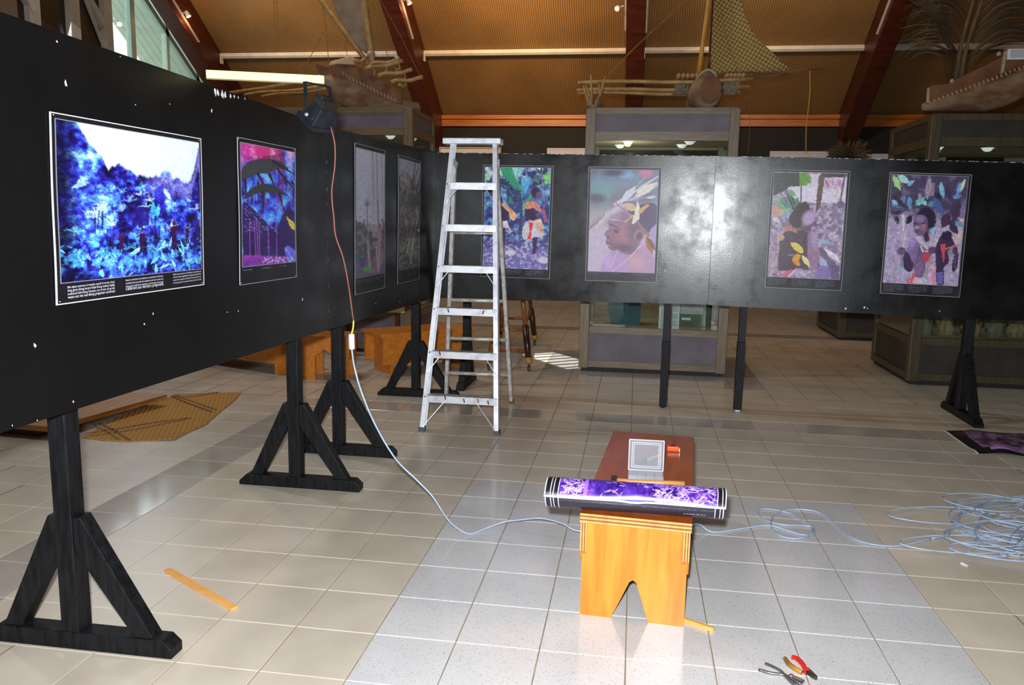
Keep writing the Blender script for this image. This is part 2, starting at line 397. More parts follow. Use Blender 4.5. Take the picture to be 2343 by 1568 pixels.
for (xa, xb) in spans:
    ys = [YB - .01] + PUR
    for k in range(len(ys) - 1):
        ya, yb = ys[k], ys[k + 1]
        m = MB(); nx, ny = 6, 4; P = []
        for a in range(ny + 1):
            y = ya + (yb - ya) * a / ny; row = []
            for b in range(nx + 1):
                x = xa + .01 + (xb - xa - .02) * b / nx
                sag = 0.018 * math.sin(math.pi * a / ny) * math.sin(math.pi * b / nx)
                row.append(slope_pt(x, y, .012 - sag))
            P.append(row)
        m.grid(P); ob = m.build('mat_panel', 'matting', ceiling, smooth=True)
        ox, oy = ob.location.x, ob.location.y
        planar_uv(ob.data, lambda c: (c.x + ox * 1.37, (c.y + oy) * 1.2))
    for y in PUR:
        MB().bar(slope_pt(xa, y, -.045), slope_pt(xb, y, -.045), 0.07, 0.085, up=(0, SL, 1)).build('purlin', 'white_paint', ceiling, bevel=.004)
        if xa > X0 + .2: MB().box((xa, y - .05, slope_pt(0, y, 0)[2] - .2), (xa + .012, y + .07, slope_pt(0, y, 0)[2] + .0)).build('purlin_bracket', 'white_paint', ceiling)

# ---- gable wall on the left: solid below, glazed above
wl = struct(MB().box((X0 - .2, Y0, -.1), (X0, YB, 3.3)).prism([(X0 - .2, Y0, 3.3), (X0 - .2, 8.0, 3.3), (X0 - .2, 8.0, zroof(8.0)), (X0 - .2, YR, ZR), (X0 - .2, Y0, ZB)], (.2, 0, 0)).build('wall_left', 'side_wall'))
win = struct(MB().box((X0 - .1, 8.0, 3.25), (X0, YB, 3.36)).build('window_1', 'frame_mint'))
def wpart(mb, name, material, **k): return mb.build(name, material, win, **k)
for ya, yb in ((8.18, 8.40), (9.08, 9.31), (9.94, 10.15)):
    wpart(MB().box((X0 - .12, ya, 3.36), (X0 + .06, yb, zroof(yb) - .0)), 'post', 'grey_post', bevel=.006)
for ya, yb in ((10.72, 10.86), (11.84, 11.94), (12.9, 13.0)):
    wpart(MB().box((X0 - .08, ya, 3.36), (X0 + .02, yb, zroof(yb) - .3)), 'mullion', 'frame_mint', bevel=.004)
wpart(MB().bar(slope_pt(X0 - .03, 13.6, -.5), slope_pt(X0 - .03, 10.15, -.5), .1, .1, up=(1, 0, 0)), 'raking_frame', 'frame_mint', bevel=.004)
wpart(MB().bar((X0, 10.05, 4.70), (X0, 9.0, 5.72), .1, .13, up=(1, 0, 0)), 'diagonal_brace', 'grey_post')
wpart(MB().bar((X0, 8.29, 4.63), (X0, 7.9, 5.1), .1, .13, up=(1, 0, 0)), 'diagonal_brace', 'grey_post')
wpart(MB().bar((X0, 9.99, 4.40), (X0, 9.31, 5.5), .04, .05, up=(1, 0, 0)), 'diagonal_brace', 'grey_post')
for ya, yb in ((8.40, 9.08), (9.31, 9.94)):
    wpart(MB().prism([(X0 - .06, ya, 3.36), (X0 - .06, yb, 3.36), (X0 - .06, yb, zroof(yb) - .02), (X0 - .06, ya, zroof(ya) - .02)], (.02, 0, 0)), 'dark_pane', 'dark_glass')
wpart(MB().prism([(X0 - .06, 8.0, 3.36), (X0 - .06, 8.18, 3.36), (X0 - .06, 8.18, zroof(8.18) - .02), (X0 - .06, 8.0, zroof(8) - .02)], (.02, 0, 0)), 'dark_pane', 'dark_glass')
for ya, yb in ((10.15, 10.72), (10.86, 11.84), (11.94, 12.9), (13.0, 14.4)):
    wpart(MB().prism([(X0 - .04, ya, 3.36), (X0 - .04, yb, 3.36), (X0 - .04, yb, max(3.4, zroof(yb) - .52)), (X0 - .04, ya, max(3.4, zroof(ya) - .52))], (.008, 0, 0)), 'pane', 'glass')
# roof overhang outside the gable, boarded underneath
sof = MB(); q, h = slope_slab(YB + .6, YR, X0 - .02 - (ov - 8.2), X0 - .02, .06, .2); sof.prism(q, (0, 0, h))
eave = struct(sof.build('eave', 'soffit'))
nb = 9
for k in range(nb):
    xa = X0 - .02 - (ov - 8.2) * (k + 1) / nb + .004; xb = X0 - .02 - (ov - 8.2) * k / nb - .004
    q, h = slope_slab(YB + .5, YR, xa, xb, .03, .06); MB().prism(q, (0, 0, h)).build('soffit_board', 'soffit', eave)
MB().box((X0 - 1.5, 8.0, 3.1), (X0 - .25, YB, 3.9)).build('parapet', 'soffit', eave)

# unseen slatted gobo, added so a spot casts a striped sun patch
VP = np.array([-1.15, 7.9, 6.6]); VT = np.array([0.13, 6.2, 0.0]); vd = (VT - VP) / np.linalg.norm(VT - VP)
vx = np.cross(vd, (0, 0, 1.0)); vx /= np.linalg.norm(vx); vy = np.cross(vx, vd)
gobo = MB()
def vq(s, t, d): return VP + vd * d + vx * s + vy * t
vw, vh = .017, .036
gobo.bar(vq(-vw - .05, 0, .5), vq(-vw - .05, .0001, .5) + vy * 0 + vd * .004, .1, .3, up=vy).bar(vq(vw + .05, 0, .5), vq(vw + .05, 0, .5) + vd * .004, .1, .3, up=vy)
gobo.bar(vq(0, vh + .05, .5), vq(0, vh + .05, .5) + vd * .004, .3, .1, up=vy).bar(vq(0, -vh - .05, .5), vq(0, -vh - .05, .5) + vd * .004, .3, .1, up=vy)
vo_ = gobo.build('gobo_frame', 'white_paint', ceiling)
for k in range(6):
    t_ = -vh + vh * 2 * (k + .5) / 6
    MB().bar(vq(-vw, t_, .5), vq(vw, t_, .5), .004, .0062, up=vd).build('gobo_slat', 'white_paint', ceiling)
light('gobo_spot', 'SPOT', VP, VT, 5200, (0.92, 0.97, 1.0), .002, spot=14, blend=.05)

# ground outside the gable
MT['ground'] = mat('outside_ground', (190, 186, 172), (206, 202, 188), 2, rough=0.9)
struct(MB().box((X0 - 30, -20, -.3), (X0 - .32, 40, -.15)).build('ground', 'ground'))

# ================================================================== EXHIBITION PANELS
PA = [(-0.972, -1.30), (-0.952, 1.66), (-0.862, 4.06), (1.600, 3.845), (4.40, 3.865), (5.7, 4.2)]  # back boards turned a little so the flash glare falls at their seam
class Plane:
    """upright board between two floor points; its lower and upper edge run through measured points"""
    def __init__(s, a, b, bot, top, bow=None):
        s.bow = bow or (lambda u: 0.0 * u)           # bow added to steer the flash glare, metres away from the room
        s.a, s.b = np.array(a), np.array(b); s.len = np.linalg.norm(s.b - s.a); s.d = (s.b - s.a) / s.len
        s.n = np.array([s.d[1], -s.d[0]])            # towards the room
        f = lambda q: (lambda P: (float((P[:2] - s.a) @ s.d), float(P[2])))(onplane(q[0], q[1], a, b))
        s.zb = np.polyfit(*zip(*[f(q) for q in bot]), 1); s.zt = np.polyfit(*zip(*[f(q) for q in top]), 1)
    def at(s, u, z, off=0.0):
        p = s.a + s.d * u + s.n * off; return np.array([p[0], p[1], z])
    def hit(s, x, y, off=0.0):
        P = onplane(x, y, s.a + s.n * off, s.b + s.n * off)
        for _ in range(4):
            o_ = off - s.bow(float((P[:2] - s.a) @ s.d)); P = onplane(x, y, s.a + s.n * o_, s.b + s.n * o_)
        return P
    def surf(s, u, z, off=0.0): return s.at(u, z, off - s.bow(u))
PL = [Plane(PA[0], PA[1], [(0, 992), (745, 757)], [(0, 30), (480, 190), (745, 289)]),
      Plane(PA[1], PA[2], [(745, 757), (995, 681)], [(745, 289), (998, 348)]),
      Plane(PA[2], PA[3], [(1000, 682), (1620, 697)], [(1000, 349), (1636, 357)]),
      Plane(PA[3], PA[4], [(1622, 698), (2343, 734)], [(1638, 357), (2343, 373)], lambda u: -.102 * u + .0364 * u * u)]
PLAB = ['black exhibition board nearest the camera on the left, holding the large landscape poster',
        'black exhibition board on the left past the seam, holding two tall dim posters',
        'black exhibition board at the back behind the ladder, left of the glare seam',
        'black exhibition board at the back right with the last two portrait posters']
chips = [[(130, 95, 8), (150, 192, 15), (484, 253, 10), (492, 199, 17), (498, 203, 15), (508, 207, 18), (515, 210, 14), (527, 214, 12), (536, 216, 9), (545, 219, 8), (560, 222, 5), (80, 790, 11), (168, 920, 6), (330, 742, 6), (350, 718, 5), (545, 712, 4), (520, 714, 4), (692, 685, 6), (28, 974, 4), (85, 962, 4), (310, 240, 3), (388, 238, 3), (275, 130, 3)],
         [(860, 695, 3), (915, 690, 3), (960, 690, 3)],
         [(1544, 362, 5), (1538, 530, 4), (1521, 620, 4)],
         [(1935, 706, 6), (1978, 704, 8), (1985, 706, 4), (2150, 712, 3)]]
TH = 0.018
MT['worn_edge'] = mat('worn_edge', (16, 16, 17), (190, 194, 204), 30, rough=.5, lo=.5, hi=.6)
for k, (p, lab) in enumerate(zip(PL, PLAB)):
    t = thing('exhibition_board', (*((p.a + p.b) / 2), p.zb[1]), lab, 'board', 'black exhibition boards on wooden stands')
    ua, ub = (0.0, p.len - .003); z = lambda c, u: c[0] * u + c[1]
    us = np.linspace(ua, ub, 33)
    rows = [[p.surf(u_, z(p.zb, u_), o_) for u_ in us] for o_ in (-TH,)] + [[p.surf(u_, z(p.zb, u_)) for u_ in us], [p.surf(u_, z(p.zt, u_)) for u_ in us], [p.surf(u_, z(p.zt, u_), -TH) for u_ in us], [p.surf(u_, z(p.zb, u_), -TH) for u_ in us]]
    sh = MB()
    for r0, r1 in zip(rows, rows[1:]): sh.grid([r0, r1])
    for e in (0, -1): sh.add([rows[i][e] for i in (0, 1, 2, 3)], [(0, 1, 2, 3)])
    sh.build('sheet', 'panel_rolled' if k >= 2 else 'panel', t)
    for zz in (0.09, -0.09):                                   # battens behind the sheet
        c, s = (p.zb, 1) if zz > 0 else (p.zt, -1)
        MB().bar(p.surf(.02, z(c, .05) + zz * .6, -TH - .0065), p.surf(.35, z(c, .35) + zz * .6, -TH - .0065), .012, .06).build('batten', 'stand', t)
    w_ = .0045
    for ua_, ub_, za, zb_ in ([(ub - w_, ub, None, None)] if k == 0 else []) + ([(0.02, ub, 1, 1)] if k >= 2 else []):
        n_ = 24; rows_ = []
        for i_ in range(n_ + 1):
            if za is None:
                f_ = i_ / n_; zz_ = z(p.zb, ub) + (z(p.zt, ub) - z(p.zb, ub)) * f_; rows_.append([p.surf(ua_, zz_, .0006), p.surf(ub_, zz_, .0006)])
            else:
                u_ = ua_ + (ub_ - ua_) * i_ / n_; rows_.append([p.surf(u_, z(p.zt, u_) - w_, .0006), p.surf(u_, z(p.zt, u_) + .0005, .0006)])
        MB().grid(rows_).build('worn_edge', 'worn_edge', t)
    for (cx, cy, r) in chips[k]:
        P = p.hit(cx, cy, 0.0); u = float((P[:2] - p.a) @ p.d); rr = r / FPX * project(P)[2] * .55; P[2] = min(P[2], z(p.zt, u) - rr * 1.25)
        pts = []
        for a in range(7):
            an = 2 * math.pi * a / 7 + random.random(); ra = rr * (.35 + .65 * random.random())
            pts.append(p.surf(u + ra * math.cos(an) * .8, P[2] + ra * math.sin(an) * 1.2, 0.0002))
        pts = [pts[i] for i in np.argsort([math.atan2(q_[2] - P[2], float((q_[:2] - P[:2]) @ p.d)) for q_ in pts])]
        MB().prism(pts[::-1], (*(p.n * .0008), 0)).build('paint_chip', 'chip', t)

# ------------------------------------------------------------------ stands
def stand(corner, along, lab, L0=0.36, L1=0.41, h=2.05, brace_z=.52):
    """post on a foot beam with two raking braces; corner = post's near inner corner"""
    w, d, fh = 0.072, 0.078, 0.07
    x, y = corner
    t = thing('panel_stand', (x - w / 2, y + d / 2, 0), lab, 'stand', 'black wooden stands under the boards')
    cx, cy = x - w / 2, y + d / 2
    ax = np.array([1.0, 0]) if along == 'x' else np.array([0, 1.0])
    def P(s, z): return (cx + ax[0] * s, cy + ax[1] * s, z)
    MB().box((cx - w / 2, cy - d / 2, fh), (cx + w / 2, cy + d / 2, h)).build('post', 'stand', t, bevel=.004)
    sd = np.array([-ax[1], ax[0]]) * d / 2
    poly = [P(-L0, 0), P(L1, 0), P(L1, fh * .55), P(L1 - .035, fh), P(-L0 + .05, fh), P(-L0, fh * .35)]
    MB().prism([(a - sd[0], b - sd[1], c) for a, b, c in poly], (*(sd * 2), 0)).build('foot_beam', 'stand', t, bevel=.004)
    for s in (-1, 1):
        e = (L1 if s > 0 else L0) - .075
        poly = [P(s * e, fh), P(s * (e - .075), fh), P(s * (w / 2), brace_z - .13), P(s * (w / 2), brace_z), P(s * (w / 2 + .03), brace_z + .005)]
        sd2 = sd * .82
        MB().prism([(a - sd2[0], b - sd2[1], c) for a, b, c in poly], (*(sd2 * 2), 0)).build('brace', 'stand', t, bevel=.003)
    return t
stand((-1.054, -0.649), 'x', 'black wooden stand nearest the camera at lower left')
stand((-0.995, 1.25), 'x', 'black wooden stand under the left boards, front one of the pair at the seam')
stand((-0.993, 1.962), 'x', 'black wooden stand under the left boards, rear one of the pair at the seam')
stand((-0.966, 3.86), 'x', 'black wooden stand behind the ladder where the boards meet')
stand((-0.62, 4.50), 'y', 'black wooden stand seen end-on through the ladder legs', .32, .32)
stand((3.88, 4.18), 'y', 'slim black wooden stand with reddish brace at the far right', .42, .34, brace_z=.56)
MT['post_upper'] = mat('worn_post', (30, 29, 34), (42, 40, 47), 6, (8, 8, 2), rough=0.6, spec=.25)
for (x, y, lab, zz) in ((1.235, 3.945, 'thin black leg post under the back boards, left of the pair', .60), (1.885, 3.96, 'thin black leg post under the back boards with pale block at its foot', .62)):
    t = thing('leg_post', (x + .03, y + .03, 0), lab, 'post', 'thin leg posts at the back seam')
    MB().box((x, y, zz), (x + .06, y + .06, 2.0)).build('upper_length', 'post_upper', t, bevel=.003)
    MB().box((x - .004, y - .004, 0.012), (x + .064, y + .064, zz)).build('lower_sleeve', 'stand', t, bevel=.003)
    MB().box((x + .01, y + .0, 0), (x + .05, y + .05, .012)).build('foot_block', 'chip' if x > 1.5 else 'stand', t)

# ================================================================== STEPLADDER
MT['alu'] = mat('aluminium', (232, 236, 244), (196, 198, 206), 14, rough=.38, metal=.35, lo=.45, hi=.75, bump=.05)
MT['alu_worn'] = mat('worn_tread', (168, 162, 152), (214, 214, 212), 22, rough=.5, metal=.25)
MT['rubber'] = mat('dark_rubber', (60, 66, 74), (76, 82, 90), 10, rough=.6)
MT['splash'] = mat('paint_splash', (18, 20, 40), (24, 24, 30), 10, rough=.5)
MT['splash_red'] = mat('red_paint', (170, 40, 40), (150, 30, 34), 10, rough=.5)
lad = thing('stepladder', (-.33, 3.2, 0), 'tall aluminium stepladder spattered with paint in front of the board corner', 'ladder')
ZT, YF0, YFT = 2.235, 2.68, 3.17
sf = (YFT - YF0) / ZT
def fp(px, z):  # front frame point from the measured outline
    return None
fl0, fl1 = np.array([-.637, 2.69, 0]), np.array([-.515, 3.17, ZT]); fr0, fr1 = np.array([-.022, 2.70, 0]), np.array([-.150, 3.18, ZT])
for a, b in ((fl0, fl1), (fr0, fr1)):
    s = 1 if a is fl0 else -1
    web = MB().bar(a + (0, .035, .0), b + (0, .035, 0), .007, .07, up=(0, 1, 0))          # channel: web and two flanges
    web.bar(a + (s * .0145, .004, 0), b + (s * .0145, .004, 0), .036, .006, up=(0, 1, 0)).bar(a + (s * .0145, .066, 0), b + (s * .0145, .066, 0), .036, .006, up=(0, 1, 0))
    web.build('front_stile', 'alu', lad)
    MB().bar(a + (s * .012, .035, .0), a + (s * .012, .035, .035), .042, .078, up=(0, 1, 0)).build('foot', 'rubber', lad)
rl0, rl1 = np.array([-.69, 3.80, 0]), np.array([-.50, 3.24, 2.07]); rr0, rr1 = np.array([-.092, 3.84, 0]), np.array([-.160, 3.25, 2.07])
for a, b in ((rl0, rl1), (rr0, rr1)):
    MB().bar(a, b, .032, .055, up=(0, 1, 0)).build('rear_stile', 'alu_worn', lad, bevel=.006)
    MB().bar(a + (0, 0, 0), a + (b - a) * .012, .036, .06, up=(0, 1, 0)).build('foot', 'rubber', lad)
TZ = [.278, .617, .951, 1.279, 1.598, 1.925]
rv = MB()
for i, z in enumerate(TZ):
    t = z / ZT; a = fl0 + (fl1 - fl0) * t; b = fr0 + (fr1 - fr0) * t
    xa, xb, y = a[0] + .004, b[0] - .004, (a[1] + b[1]) / 2
    tr = MB().box((xa, y, z - .006), (xb, y + .085, z)).box((xa, y - .006, z - .055), (xb, y, z)).box((xa, y + .079, z - .04), (xb, y + .085, z))
    o = tr.build('tread', 'alu_worn', lad)
    MB().box((xa, y - .0075, z - .054), (xb, y - .006, z - .004)).build('tread_face', 'alu', o)
    drop = .20 if i == 0 else .11
    if i in (0, 1, 3, 5):
        for s, e in ((1, a), (-1, b)):
            e2 = (fl0 + (fl1 - fl0) * ((z - drop - .05) / ZT)) if s > 0 else (fr0 + (fr1 - fr0) * ((z - drop - .05) / ZT))
            MB().bar((e[0] + s * (.16 if i == 0 else .085), y + .004, z - .05), (e2[0] + s * .012, e2[1] + .004, z - drop - .05), .004, .026, up=(0, 1, 0)).build('corner_brace', 'alu', lad)
    for e, s in ((a, 1), (b, -1)):
        for dz in (-.012, -.036): rv.lathe([(.0055, 0), (.0055, .002)], (e[0] + s * .008, e[1] - .001, z + dz), 8, (0, -1, 0))
for z, dx, mcol in ((.265, .18, 'splash'), (.25, .33, 'splash'), (.255, .44, 'splash_red'), (.245, .52, 'splash'), (.93, .13, 'splash'), (.925, .40, 'splash'), (.6, .1, 'splash')):
    t = z / ZT; a = fl0 + (fl1 - fl0) * t
    MB().bar((a[0] + dx, a[1] - .0095, z - .012), (a[0] + dx + .008 * random.choice((-1, 1)), a[1] - .0095, z + .018), .009, .001, up=(0, 1, 0)).build('paint_splash', mcol, lad)
tag(rv.build('rivets', 'splash', lad), kind='stuff')
for z in (.27, .60, .95, 1.53):
    t = z / 2.07; a = rl0 + (rl1 - rl0) * t; b = rr0 + (rr1 - rr0) * t
    MB().tube([a, b], .016, 10).build('rear_rung', 'alu_worn', lad, smooth=True)
MB().box((fl1[0] - .06, 3.13, ZT - .01), (fr1[0] + .04, 3.27, ZT + .035)).build('top_cap', 'alu', lad, bevel=.006)
for a, b in ((fl1, rl1), (fr1, rr1)):
    MB().bar((a[0], 3.19, 2.09), (b[0], 3.25, 2.06), .05, .05).build('hinge', 'alu_worn', lad)

# ================================================================== FOREGROUND BENCH
def mat_wood(name, c1, c2, axis, rough=.35, scale=3.0, stretch=9):
    st = [stretch] * 3; st[axis] = 1.0
    m, nt, b = new_mat(name)
    tc = N(nt, 'ShaderNodeTexCoord'); mp = N(nt, 'ShaderNodeMapping'); mp.inputs['Scale'].default_value = st; L(nt, tc, 'Object', mp, 'Vector')
    no = N(nt, 'ShaderNodeTexNoise'); no.inputs['Scale'].default_value = scale; no.inputs['Detail'].default_value = 6; no.inputs['Distortion'].default_value = .6; L(nt, mp, 'Vector', no, 'Vector')
    rp = N(nt, 'ShaderNodeValToRGB'); e = rp.color_ramp.elements; e[0].position, e[1].position = .3, .7; e[0].color, e[1].color = lin(c1), lin(c2)
    L(nt, no, 'Fac', rp, 0); L(nt, rp, 'Color', b, 'Base Color'); b.inputs['Roughness'].default_value = rough
    return m
MT['ply_face'] = mat_wood('varnished_ply', (190, 106, 26), (216, 136, 44), 2, .3)
MT['ply_x'] = mat_wood('varnished_ply_side', (186, 106, 34), (212, 134, 50), 1, .32)
MT['bench_top'] = mat_wood('bench_top_varnish', (138, 62, 22), (160, 78, 30), 1, .22, 2, 6)
MT['ply_edge_pale'] = mat('ply_edge_pale', (214, 160, 92), (196, 138, 70), 20, rough=.5)
MT['ply_edge_dark'] = mat('ply_edge_dark', (136, 80, 34), (120, 68, 28), 20, rough=.5)
def plank_edges(t, a, b, h, nx, plies=5):
    """ply layers showing on the front edge of a board: a-b along the edge, h upwards"""
    a = np.array(a, float); b = np.array(b, float)
    for k in range(plies):
        z0 = a[2] + h * k / plies; z1 = a[2] + h * (k + 1) / plies
        MB().prism([(a[0], a[1], z0), (b[0], b[1], z0), (b[0], b[1], z1), (a[0], a[1], z1)], (nx[0], nx[1], 0)).build('ply_layer', 'ply_edge_pale' if k % 2 == 0 else 'ply_edge_dark', t)
def make_bench(name, lab, w, ln, h, mats, group, front=True, gable=False):
    """local: end leg at y=0 facing -y, width w along x, length ln along +y"""
    t = thing(name, (0, 0, 0), lab, 'bench', group)
    tf, fc, sd = mats; tt = .038; wl_, lt = w * .95, .03
    top = MB().box((-w / 2, 0, h - tt), (w / 2, ln, h)).build('top', tf, t, bevel=.003)
    if front: plank_edges(t, (-w / 2, -.0022, h - tt), (w / 2, -.0022, h - tt), tt, (0, .002))
    for y in (.012, ln - .05):
        nt_, nw = h - tt, wl_ / 2
        poly = [(-nw, y, 0), (-.075 - .06, y, 0), (-.085, y, .0), (-.018, y, .175), (.018, y, .175), (.072, y, 0), (nw, y, 0), (nw, y, nt_), (-nw, y, nt_)]
        poly = [(-nw, y, 0), (-.085, y, 0), (-.014, y, .168), (0, y, .178), (.014, y, .168), (.070, y, 0), (nw, y, 0), (nw, y, nt_), (-nw, y, nt_)]
        if gable: poly[1:6] = [(-.10, y, 0), (-.10, y, .24), (0, y, .315), (.10, y, .24), (.10, y, 0)]
        m = MB(); n = len(poly)
        vs = [np.array(p_) for p_ in poly] + [np.array(p_) + (0, lt, 0) for p_ in poly]
        quads = [(0, 1, 2, 8), (2, 3, 7, 8), (3, 4, 6, 7), (4, 5, 6)]   # split so the notch stays open
        fs = [q for q in quads] + [tuple(i + n for i in q[::-1]) for q in quads]
        fs += [((i + 1) % n, i, n + i, n + (i + 1) % n) for i in range(n)]
        m.add(vs, fs).build('end_leg', fc, t)
    for s in (-1, 1):
        x0 = s * (w / 2 - .004); x1 = s * (w / 2 - .030)
        prof = [(0.0, h - tt), (0.0, h - tt - .125), (.05, h - tt - .20), (ln - .05, h - tt - .20), (ln, h - tt - .125), (ln, h - tt)]
        o = MB().prism([(x0, a, b) for a, b in prof][::s], (x1 - x0, 0, 0)).build('side_rail', sd, t)
        if front:
            for k in range(5):
                xa = x0 + (x1 - x0) * k / 5; xb = x0 + (x1 - x0) * (k + 1) / 5
                MB().box((min(xa, xb), -.002, h - tt - .125), (max(xa, xb), .0, h - tt)).build('ply_layer', 'ply_edge_pale' if k % 2 == 0 else 'ply_edge_dark', o)
    return t
BH = .45
bench = make_bench('bench', 'small varnished plywood bench in the foreground with a notched end leg', .452, 1.36, BH, ('bench_top', 'ply_face', 'ply_x'), 'varnished wooden benches')
bench.location = (1.008, -.04, 0); bench.rotation_euler.z = math.radians(-4.2)
bm = Matrix.Translation(bench.location) @ Matrix.Rotation(math.radians(-4.2), 4, 'Z')
def onbench(x, y, z=0): return np.array(bm @ Vector((x, y, z)))

# rolled poster is built with the posters; small things on the bench:
MT['orange'] = mat('orange_plastic', (226, 66, 14), (236, 78, 20), 10, rough=.35)
MT['black_plastic'] = mat('black_plastic', (20, 20, 22), (28, 28, 30), 10, rough=.4)
q = onz(1540, 1024, BH + .02)
t = thing('tape_measure', (q[0], q[1], BH), 'small orange plastic tape case at the far end of the bench top', 'tape measure')
zz = BH + .0005
MB().box((q[0] - .033, q[1] - .02, zz), (q[0] + .033, q[1] + .02, zz + .028)).build('case', 'orange', t, bevel=.006)
MB().box((q[0] - .012, q[1] - .012, zz + .028), (q[0] + .012, q[1] + .012, zz + .030)).build('badge', 'black_plastic', t)
MB().box((q[0] + .031, q[1] - .019, zz + .002), (q[0] + .0345, q[1] - .012, zz + .02)).build('tape_slot', 'alu', t)
# clear plastic box, lid propped open
def mat_plastic_clear(name):
    m, nt, b = new_mat(name); nt.nodes.remove(b)
    tr = N(nt, 'ShaderNodeBsdfTransparent'); tr.inputs[0].default_value = (.9, .92, .94, 1)
    df = N(nt, 'ShaderNodeBsdfPrincipled'); df.inputs['Base Color'].default_value = lin((225, 228, 235)); df.inputs['Roughness'].default_value = .15
    no = N(nt, 'ShaderNodeTexNoise'); no.inputs['Scale'].default_value = 40
    mr = N(nt, 'ShaderNodeMapRange'); mr.inputs['To Min'].default_value = .10; mr.inputs['To Max'].default_value = .24; L(nt, no, 'Fac', mr, 0)
    mx = N(nt, 'ShaderNodeMixShader'); L(nt, mr, 0, mx, 0); L(nt, tr, 0, mx, 1); L(nt, df, 0, mx, 2); L(nt, mx, 0, nt.nodes['Material Output'], 0)
    return m
MT['clear_plastic'] = mat_plastic_clear('clear_plastic')
MT['plastic_rim'] = mat('plastic_rim', (206, 210, 220), (190, 194, 204), 20, rough=.2)
MT['blue_grip'] = mat('blue_grip', (58, 78, 110), (44, 62, 96), 14, rough=.4)
MT['pale_handle'] = mat('pale_handle', (196, 190, 180), (172, 168, 160), 14, rough=.4)
ql = onz(1437, 1098, BH + .01); qr = onz(1518, 1102, BH + .01); bc = (ql + qr) / 2; bw_ = np.linalg.norm(qr - ql) / 2; by = bc[1]
t = thing('plastic_box', (bc[0], by + .04, BH), 'clear plastic parts box with its lid open on the bench', 'box')
z0 = BH + .0005
lx0, lx1 = bc[0] - bw_, bc[0] + bw_
tray = MB().box((lx0, by, z0), (lx1, by + .09, z0 + .003)).build('tray_floor', 'clear_plastic', t)
for lo, hi in (((lx0, by, z0), (lx1, by + .003, z0 + .03)), ((lx0, by + .087, z0), (lx1, by + .09, z0 + .03)), ((lx0, by, z0), (lx0 + .003, by + .09, z0 + .03)), ((lx1 - .003, by, z0), (lx1, by + .09, z0 + .03))):
    MB().box(lo, hi).build('tray_wall', 'clear_plastic', t)
for k in (1, 2, 3):
    xx = lx0 + (lx1 - lx0) * k / 4; MB().box((xx - .001, by, z0), (xx + .001, by + .09, z0 + .026)).build('divider', 'clear_plastic', t)
lh = .118; lb = np.array([bc[0], by + .092, z0 + .03]); lu = np.array([0, .12, .9927]) ; lu /= np.linalg.norm(lu)
def lidpt(u, v): return lb + np.array([1, .02, 0]) * u + lu * v
MB().prism([lidpt(-bw_, 0), lidpt(bw_, 0), lidpt(bw_, lh * 1.22), lidpt(-bw_, lh * 1.22)], (0, .003, 0)).build('lid', 'clear_plastic', t)
for sc, ww in ((1.0, .004), (.82, .003), (.72, .0025)):
    hw, v0, v1 = bw_ * sc, lh * .61 - lh * .61 * sc, lh * .61 + lh * .61 * sc
    rim = MB()
    for a, b in (((-hw, v0), (hw, v0)), ((hw, v0), (hw, v1)), ((hw, v1), (-hw, v1)), ((-hw, v1), (-hw, v0))):
        rim.bar(lidpt(*a) - (0, .002, 0), lidpt(*b) - (0, .002, 0), ww, ww, up=(0, 1, 0))
    rim.build('lid_rim', 'plastic_rim', t)
# screwdriver lying behind the open lid
a, b = onz(1448, 1066, BH + .014), onz(1512, 1040, BH + .01)
t = thing('hand_tool', ((a[0] + b[0]) / 2, (a[1] + b[1]) / 2, BH), 'short tool with blue grip and pale end lying behind the open plastic lid', 'tool')
c = a + (b - a) * .45
MB().tube([(*a[:2], BH + .0135), (*(a + (c - a) * .5)[:2], BH + .015), (*c[:2], BH + .0125)], [.012, .0135, .010], 10).build('grip', 'blue_grip', t, smooth=True)
MB().bar((*c[:2], BH + .0125), (*b[:2], BH + .009), .016, .012).build('end_piece', 'pale_handle', t, bevel=.003)
# hammer under the roll's far edge
MT['hammer_steel'] = mat('hammer_steel', (70, 66, 60), (96, 92, 84), 18, rough=.32, metal=.8)
MT['hickory'] = mat_wood('hickory', (190, 126, 62), (214, 152, 84), 0, .4)
a, b = onz(1412, 1097, BH + .02), onz(1566, 1110, BH + .014)
t = thing('hammer', ((a[0] + b[0]) / 2, (a[1] + b[1]) / 2, BH), 'wooden-handled claw hammer lying across the bench behind the rolled poster', 'hammer')
d = (b - a)[:2] / np.linalg.norm((b - a)[:2]); nrm = np.array([-d[1], d[0]])
def hp(u, v, z): return (*(a[:2] + d * u + nrm * v), z)
Lh = np.linalg.norm((b - a)[:2])
MB().tube([hp(.0, 0, BH + .016), hp(.08, 0, BH + .014), hp(Lh * .6, 0, BH + .014), hp(Lh, 0, BH + .017)], [.010, .010, .013, .016], 10).build('handle', 'hickory', t, smooth=True)
MB().lathe([(.013, 0), (.014, .006), (.012, .012), (.010, .02), (.013, .035), (.012, .05)], hp(-.012, -.045, BH + .017), 12, (*nrm, 0)).build('head', 'hammer_steel', t, smooth=True)
cl = smooth_path([hp(-.012, .0, BH + .018), hp(-.012, .03, BH + .02), hp(-.014, .055, BH + .016), hp(-.018, .075, BH + .009)], 4)
for s in (-1, 1):
    MB().tube([(p_[0] + d[0] * s * .007, p_[1] + d[1] * s * .007, p_[2]) for p_ in cl], np.linspace(.009, .003, len(cl)), 8).build('claw', 'hammer_steel', t, smooth=True)

